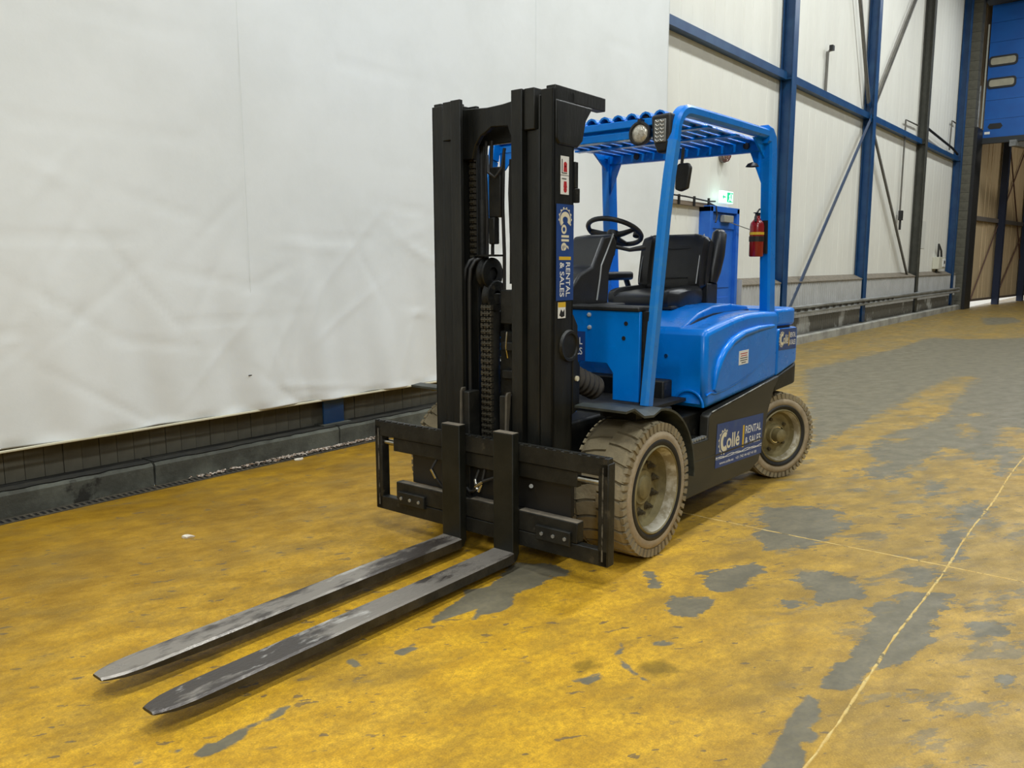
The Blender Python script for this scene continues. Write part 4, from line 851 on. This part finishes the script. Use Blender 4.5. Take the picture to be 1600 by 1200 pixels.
# ================================================================== mast
mast = None
for s in (-1, 1):
    Y = lambda a, b: (min(s*a, s*b), max(s*a, s*b))
    mb = MB().box(-.44, -.262, *Y(.388, .40), .14, 2.385).box(-.44, -.42, *Y(.325, .40), .14, 2.385).box(-.282, -.262, *Y(.325, .40), .14, 2.385)
    o = P(mb, 'outer_mast_channel', BLACK, None, .003)
    P(MB().prism([(-.262, .78), (-.20, .80), (-.195, 1.03), (-.215, 1.06), (-.22, 1.24), (-.262, 1.30)], 'y', s*.388, s*.402), 'mast_ear', BLACK, o, .003)
    P(MB().lathe([(.001, -.004), (.060, -.004), (.064, -.012), (.078, -.014), (.084, 0)] if s < 0 else [(.001, .004), (.060, .004), (.064, .012), (.078, .014), (.084, 0)], 28, 'y', (-.298, s*.40, 1.14)), 'mast_boss', BLACK2, o, smooth=30)
    P(MB().cyl((-.23, s*.40, .965), (-.23, s*.412, .965), .014, 12), 'grease_cap', CREAM if s < 0 else BLKP, o)
    P(MB().box(-.425, .025, *Y(.345, .40), 2.335, 2.402), 'top_brace', BLACK, o, .004)
    P(MB().prism([(-.425, 2.335), (-.425, 2.15), (-.40, 2.125), (-.24, 2.125), (-.195, 2.16), (-.165, 2.26), (-.10, 2.335)], 'y', s*.36, s*.408), 'top_gusset', BLACK, o, .01, 3)
    mb = MB().box(-.445, -.43, *Y(.245, .315), .14, 2.20).box(-.445, -.30, *Y(.312, .322), .14, 2.36).box(-.32, -.30, *Y(.25, .315), .14, 2.36)
    P(mb, 'middle_mast_channel', BLACK, None, .003)
    P(MB().box(-.462, -.36, *Y(.238, .302), 2.20, 2.395), 'top_block', BLACK, None, .004)
    mb = MB().box(-.475, -.452, *Y(.168, .235), .14, 2.395).box(-.47, -.32, *Y(.222, .235), .14, 2.38).box(-.345, -.32, *Y(.168, .235), .14, 2.38)
    P(mb, 'inner_mast_channel', BLACK, None, .003)
    P(MB().cyl((-.34, s*.318, 2.345), (-.34, s*.345, 2.345), .055, 24), 'guide_roller', DUST, None, .004)
    P(MB().cyl((-.27, s*.20, .2), (-.27, s*.20, 1.9), .038, 18).cyl((-.27, s*.20, 1.9), (-.27, s*.20, 2.28), .022, 14), 'lift_cylinder', BLACK2, None, smooth=40)
yb = MB()
mb = MB().prism([(-.22, 2.375), (-.22, 2.19), (-.14, 2.19), (-.10, 2.20), (-.085, 2.245), (.02, 2.25), (.055, 2.23), (.09, 2.215), (.13, 2.17), (.15, 2.10), (.22, 2.10), (.22, 2.36), (.05, 2.35), (-.05, 2.355)], 'x', -.40, -.37)
P(mb, 'top_crosshead', BLACK, None, .005)
P(MB().box(-.30, -.27, -.36, .36, 2.18, 2.33), 'rear_crossbar', BLACK, None, .005)
P(MB().box(-.27, -.24, -.385, .385, 1.16, 1.30), 'mast_tie_plate', BLACK2, None, .006)
P(MB().box(-.27, -.22, -.385, .385, .36, .50), 'mast_tie_plate', BLACK2, None, .006)
# centre free-lift cylinder, chain, pulleys and hoses (they stand left of centre)
fc = P(MB().cyl((-.33, .085, .22), (-.33, .085, 1.34), .046, 20), 'free_lift_cylinder', BLACK2, smooth=40)
P(MB().cyl((-.33, .085, 1.34), (-.33, .085, 1.40), .052, 20), 'cylinder_gland', BLACK2, fc, .004)
CHAINM = mat('oily_chain', (70, 66, 56), .4, .3)
def chain(x, y, z0, z1, w_, name='lift_chain'):
    mb = MB(); n = int((z1-z0)/.032)
    for i in range(n):
        z = z0+i*.032
        for k in range(4):
            yy = y-w_/2+w_*k/3.0; sh = .0 if (i+k) % 2 else .004
            mb.box(x-.010+sh, x+.010, yy-w_*.1, yy+w_*.1, z, z+.026)
        mb.cyl((x-.007, y-w_*.56, z+.013), (x-.007, y+w_*.56, z+.013), .006, 6)
    return P(mb, name, CHAINM, None)
chain(-.405, .055, .45, 1.36, .06); chain(-.255, .055, .55, 1.3, .042)
chain(-.36, .185, 1.58, 2.2, .026)
pu = P(MB().lathe([(.03, -.022), (.078, -.022), (.084, -.018), (.07, -.006), (.07, .006), (.084, .018), (.078, .022), (.03, .022)], 32, 'y', (-.335, .06, 1.385)), 'chain_pulley', BLACK2, smooth=30)
hp_ = P(MB().lathe([(.034, -.024), (.070, -.026), (.083, -.022), (.085, -.014), (.072, -.004), (.072, .012), (.085, .022), (.083, .030), (.03, .032)], 36, 'y', (-.34, .085, 1.505)), 'hose_pulley', BLACK2, smooth=30)
P(MB().cyl((-.34, .075, 1.505), (-.34, .11, 1.505), .036, 20), 'pulley_hub', PLAST, hp_)
P(MB().box(-.39, -.29, .02, .16, 1.595, 1.605).box(-.35, -.33, .13, .145, 1.5, 1.6), 'pulley_guard', BLACK2, hp_)
hoses = None
for k, y in enumerate((.150, .185)):
    x0 = -.43-.006*k
    pts = [(-.36, y-.03, 1.59), (-.40, y-.01, 1.572), (-.425, y, 1.53), (x0, y+.004, 1.46), (x0, y+.006, 1.2), (x0, y+.006, .8), (x0+.01, y+.006, .45)]
    P(MB().tube(pts, .0115, 8), 'hydraulic_hose', RUBD, smooth=60)
for y, x, z0, z1 in ((.02, -.30, 1.30, 2.12), (.10, -.30, 1.6, 2.2), (.13, -.31, 1.6, 2.2), (-.005, -.27, 1.45, 2.1)):
    pts = [(x, y, z1), (x-.005, y+.004, (z0+z1)/2+.15), (x, y-.002, (z0+z1)/2-.1), (x, y, z0)]
    P(MB().tube(pts, .0095, 8), 'hydraulic_hose', RUBD, smooth=60)
P(MB().tube([(-.34, .10, 2.12), (-.37, .07, 2.03), (-.36, .03, 2.0), (-.34, 0, 2.05), (-.33, -.01, 2.15)], .009, 8), 'looped_hose', RUBD, smooth=60)
P(MB().box(-.33, -.29, .02, .10, 1.80, 2.06).box(-.345, -.30, .05, .09, 1.66, 1.80), 'hose_clamp', BLACK2, None, .006)
P(MB().box(-.36, -.28, -.14, .0, 1.24, 1.42), 'valve_block', BLACK2, None, .006)
P(MB().tube([(-.365, -.05, 1.20), (-.37, -.045, 1.12), (-.36, -.05, 1.06)], .006, 6), 'steel_pipe', CHROME, smooth=60)
P(MB().box(-.34, -.28, -.16, .02, .7, 1.2), 'valve_cover', BLACK2, None, .01)
for z in (1.1, .95, .8): P(MB().box(-.372, -.34, -.10, -.02, z, z+.045), 'manifold', BLACK2, None, .004)
# side fittings seen past the mast edge
P(MB().box(-.245, -.215, -.395, -.37, 1.93, 2.06).cyl((-.225, -.385, 1.93), (-.225, -.385, 1.86), .022, 10), 'hose_bracket', BLACK2, None, .004)
# mast stickers
logo(frame((-.418, -.4035, 1.845), (0, 0, -1), (1, 0, 0)), .472, .150, DECAL, name='mast_decal', label='tall blue lettered decal on the side of the mast')
def ws_(z0, z1, nm, lab):
    o = P(MB().box(-.383, -.313, -.4045, -.4025, z0, z1), nm, WHITE, label=lab)
    return o
wsn = ws_(1.985, 2.075, 'warning_label', 'upper white warning label with red figure'); P(MB().cyl((-.345, -.4055, 2.035), (-.345, -.4045, 2.035), .014, 12).prism([(-.36, 2.0), (-.33, 2.0), (-.332, 2.03), (-.358, 2.03)], 'y', -.4055, -.4045), 'warning_figure', REDP, wsn); P(MB().box(-.375, -.37, -.4055, -.4045, 1.995, 2.06).box(-.375, -.33, -.4055, -.4045, 1.992, 1.996), 'warning_bar', BLKP, wsn)
wsn = ws_(1.892, 1.982, 'warning_label', 'lower white warning label with red figure'); P(MB().cyl((-.345, -.4055, 1.915), (-.345, -.4045, 1.915), .014, 12).prism([(-.36, 1.925), (-.33, 1.925), (-.334, 1.955), (-.356, 1.955)], 'y', -.4055, -.4045), 'warning_figure', REDP, wsn); P(MB().box(-.375, -.335, -.4055, -.4045, 1.965, 1.969), 'warning_bar', BLKP, wsn)
wl = P(MB().box(-.40, -.335, -.4045, -.4025, 1.285, 1.365), 'safety_label', WHITE, label='small orange-topped safety label under the mast decal'); P(MB().box(-.40, -.335, -.405, -.4045, 1.34, 1.365), 'orange_band', YELP, wl)
P(MB().prism([(-.39, 1.30), (-.375, 1.33), (-.36, 1.315), (-.345, 1.33), (-.345, 1.295), (-.37, 1.29)], 'y', -.4055, -.4045), 'safety_figure', BLKP, wl)

# ================================================================== carriage and forks
FX = -.55
cr = P(MB().box(FX, FX+.045, -.80, .80, .565, .655), 'carriage_top_bar', BLACK2, None, .004)
mb = MB()
for k in range(32): mb.box(FX-.001, FX+.014, -.78+.05*k, -.78+.05*k+.03, .655, .659)
P(mb, 'top_bar_notches', BLACK2, cr)['kind'] = 'stuff'
P(MB().box(FX+.012, FX+.05, -.62, .66, .485, .562), 'carriage_middle_bar', BLACK2, None, .004)
P(MB().box(FX, FX+.05, -.80, .80, .125, .205), 'carriage_bottom_bar', BLACK2, None, .004)
P(MB().box(FX+.0, FX+.055, -.63, .63, .208, .31), 'lower_carriage_bar', BLACK2, None, .004)
P(MB().box(FX+.003, FX+.054, -.628, -.27, .3102, .3115).box(FX+.003, FX+.054, -.12, .06, .3102, .3115).box(FX+.004, FX+.052, .24, .60, .3102, .3108), 'dust_layer', DUST, None, label='pale dust on the lower bar')
for s in (-1, 1):
    o = P(MB().box(FX-.0, FX+.06, min(s*.745, s*.803), max(s*.745, s*.803), .125, .63), 'carriage_side_post', BLACK2, None, .006)
    P(MB().box(FX-.002, FX+.0, s*.772-.004, s*.772+.004, .15, .61), 'worn_edge', mat('bare_worn_steel', (120, 118, 112), .5, .5, col2=(40, 40, 38), scale=16, amt=1, lo=.45, hi=.6), o)
    P(MB().box(FX-.02, FX+.001, min(s*.39, s*.60), max(s*.39, s*.60), .19, .262), 'hook_plate', BLACK2, None, .004)
    for y in (.43, .50, .57): P(MB().cyl((FX-.026, s*y, .225), (FX-.02, s*y, .225), .010, 6), 'hook_bolt', GALV)
    P(MB().cyl((FX+.03, s*.60, .528), (FX+.03, s*.75, .528), .017, 14), 'side_shift_rod', CHROME, None, smooth=40)
    P(MB().box(FX+.05, FX+.14, min(s*.105, s*.155), max(s*.105, s*.155), .2, .88), 'carriage_upright', BLACK2, None, .005)
    P(MB().prism([(FX+.02, .64), (FX+.035, .70), (FX+.04, .88), (FX+.05, .90), (FX+.08, .90), (FX+.06, .70), (FX+.045, .64)], 'y', s*.150, s*.162), 'hose_guide', BRKT, None, .004)
P(MB().cyl((FX+.05, -.55, .528), (FX+.05, .55, .528), .03, 14), 'side_shift_cylinder', BLACK2, smooth=40)
P(MB().box(FX+.06, FX+.09, -.55, .55, .31, .5), 'carriage_back_plate', BLKP)
for pts in ([(FX+.03, .33, .48), (FX+.0, .345, .43), (FX+.01, .32, .38), (FX+.03, .29, .33)], [(FX+.03, .02, .47), (FX+.01, .03, .42), (FX+.0, .01, .37), (FX+.01, .07, .345), (FX+.02, .10, .36)], [(FX+.02, -.10, .45), (FX+.0, -.03, .42), (FX+.0, .02, .385), (FX+.01, .05, .35)], [(FX+.03, -.02, .48), (FX+.01, -.015, .40), (FX+.0, .0, .36)]):
    o = P(MB().tube(pts, .008, 8), 'carriage_hose', RUBD, smooth=60); P(MB().tube(pts[1:3], .0105, 8), 'hose_ferrule', CHROME, o, smooth=60)
P(MB().cyl((FX+.02, -.33, .44), (FX+.0, -.35, .45), .011, 8), 'hydraulic_fitting', CHROME)
def fork(y, lab):
    w_ = .07
    sh = MB().prism([(-.604, .09), (-.604, .713), (-.552, .713), (-.552, .08), (-.575, .045), (-.62, .035), (-.66, .035), (-.66, .088), (-.64, .09)], 'y', y-w_*.93, y+w_*.93)
    o = P(sh, 'fork', SHANK, None, .005, label=lab)
    P(MB().box(-.603, -.553, y-w_*.9, y+w_*.9, .7132, .7145), 'dusty_shank_top', DUST, o)
    st = [(-.60, 1, .092, .036), (-.66, 1, .090, .035), (-1.1, 1, .088, .036), (-1.7, 1, .085, .040), (-2.1, 1, .083, .047), (-2.28, 1, .082, .053), (-2.36, .97, .0815, .058), (-2.42, .87, .081, .062), (-2.465, .68, .0805, .066), (-2.484, .54, .080, .067), (-2.490, .50, .078, .069)]
    R_ = []
    for x, k, zt, zb in st:
        a = w_*k; c = .007; zt += .007; zb += .005
        R_.append([(x, y-a, zb+.003), (x, y-a, zt-c), (x, y-a+c*1.4, zt), (x, y+a-c*1.4, zt), (x, y+a, zt-c), (x, y+a, zb+.003), (x, y+a-.01, zb), (x, y-a+.01, zb)])
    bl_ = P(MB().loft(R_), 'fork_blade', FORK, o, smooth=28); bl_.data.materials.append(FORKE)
    for p_ in bl_.data.polygons: p_.material_index = 0 if p_.normal.z > .3 else 1  # sides and underside take a darker tone than the worn top
    P(MB().box(-.585, -.53, y-w_*.6, y+w_*.6, .655, .70), 'fork_hook', BLACK2, o)
    return o
fork(.15, 'fork arm nearer the wall')
fork(-.21, 'fork arm nearer the camera side')

# ================================================================== fire extinguisher strapped inside the near rear pillar
ex = empty('fire_extinguisher', f2w(1.655, -.485, 1.60), TH); tag(ex, 'red fire extinguisher with a black bracket strapped inside the rear roof pillar of the forklift', 'fire extinguisher')
build(MB().lathe([(.001, 0), (.042, 0), (.047, .006), (.047, .20), (.042, .225), (.024, .245), (.018, .255), (.018, .27), (.001, .27)], 28, 'z'), 'cylinder', RED, ex, smooth=50)
build(MB().box(-.012, .02, -.012, .012, .268, .285).box(-.05, .05, -.008, .008, .285, .291, Matrix.Translation((0, 0, 0))).tube([(-.01, 0, .29), (.03, 0, .315), (.07, 0, .318)], .006, 6), 'valve_handle', BLKP, ex)
build(MB().tube([(-.02, 0, .275), (-.045, -.005, .262), (-.052, -.01, .23)], .008, 8), 'nozzle', BLKP, ex, smooth=60)
build(MB().lathe([(.0475, .10), (.050, .10), (.050, .135), (.0475, .135)], 28, 'z').box(.03, .06, -.06, .03, .02, .24), 'bracket', BLKP, ex)
build(MB().lathe([(.0472, .145), (.0482, .145), (.0482, .162), (.0472, .162)], 28, 'z'), 'label_band', YELP, ex)
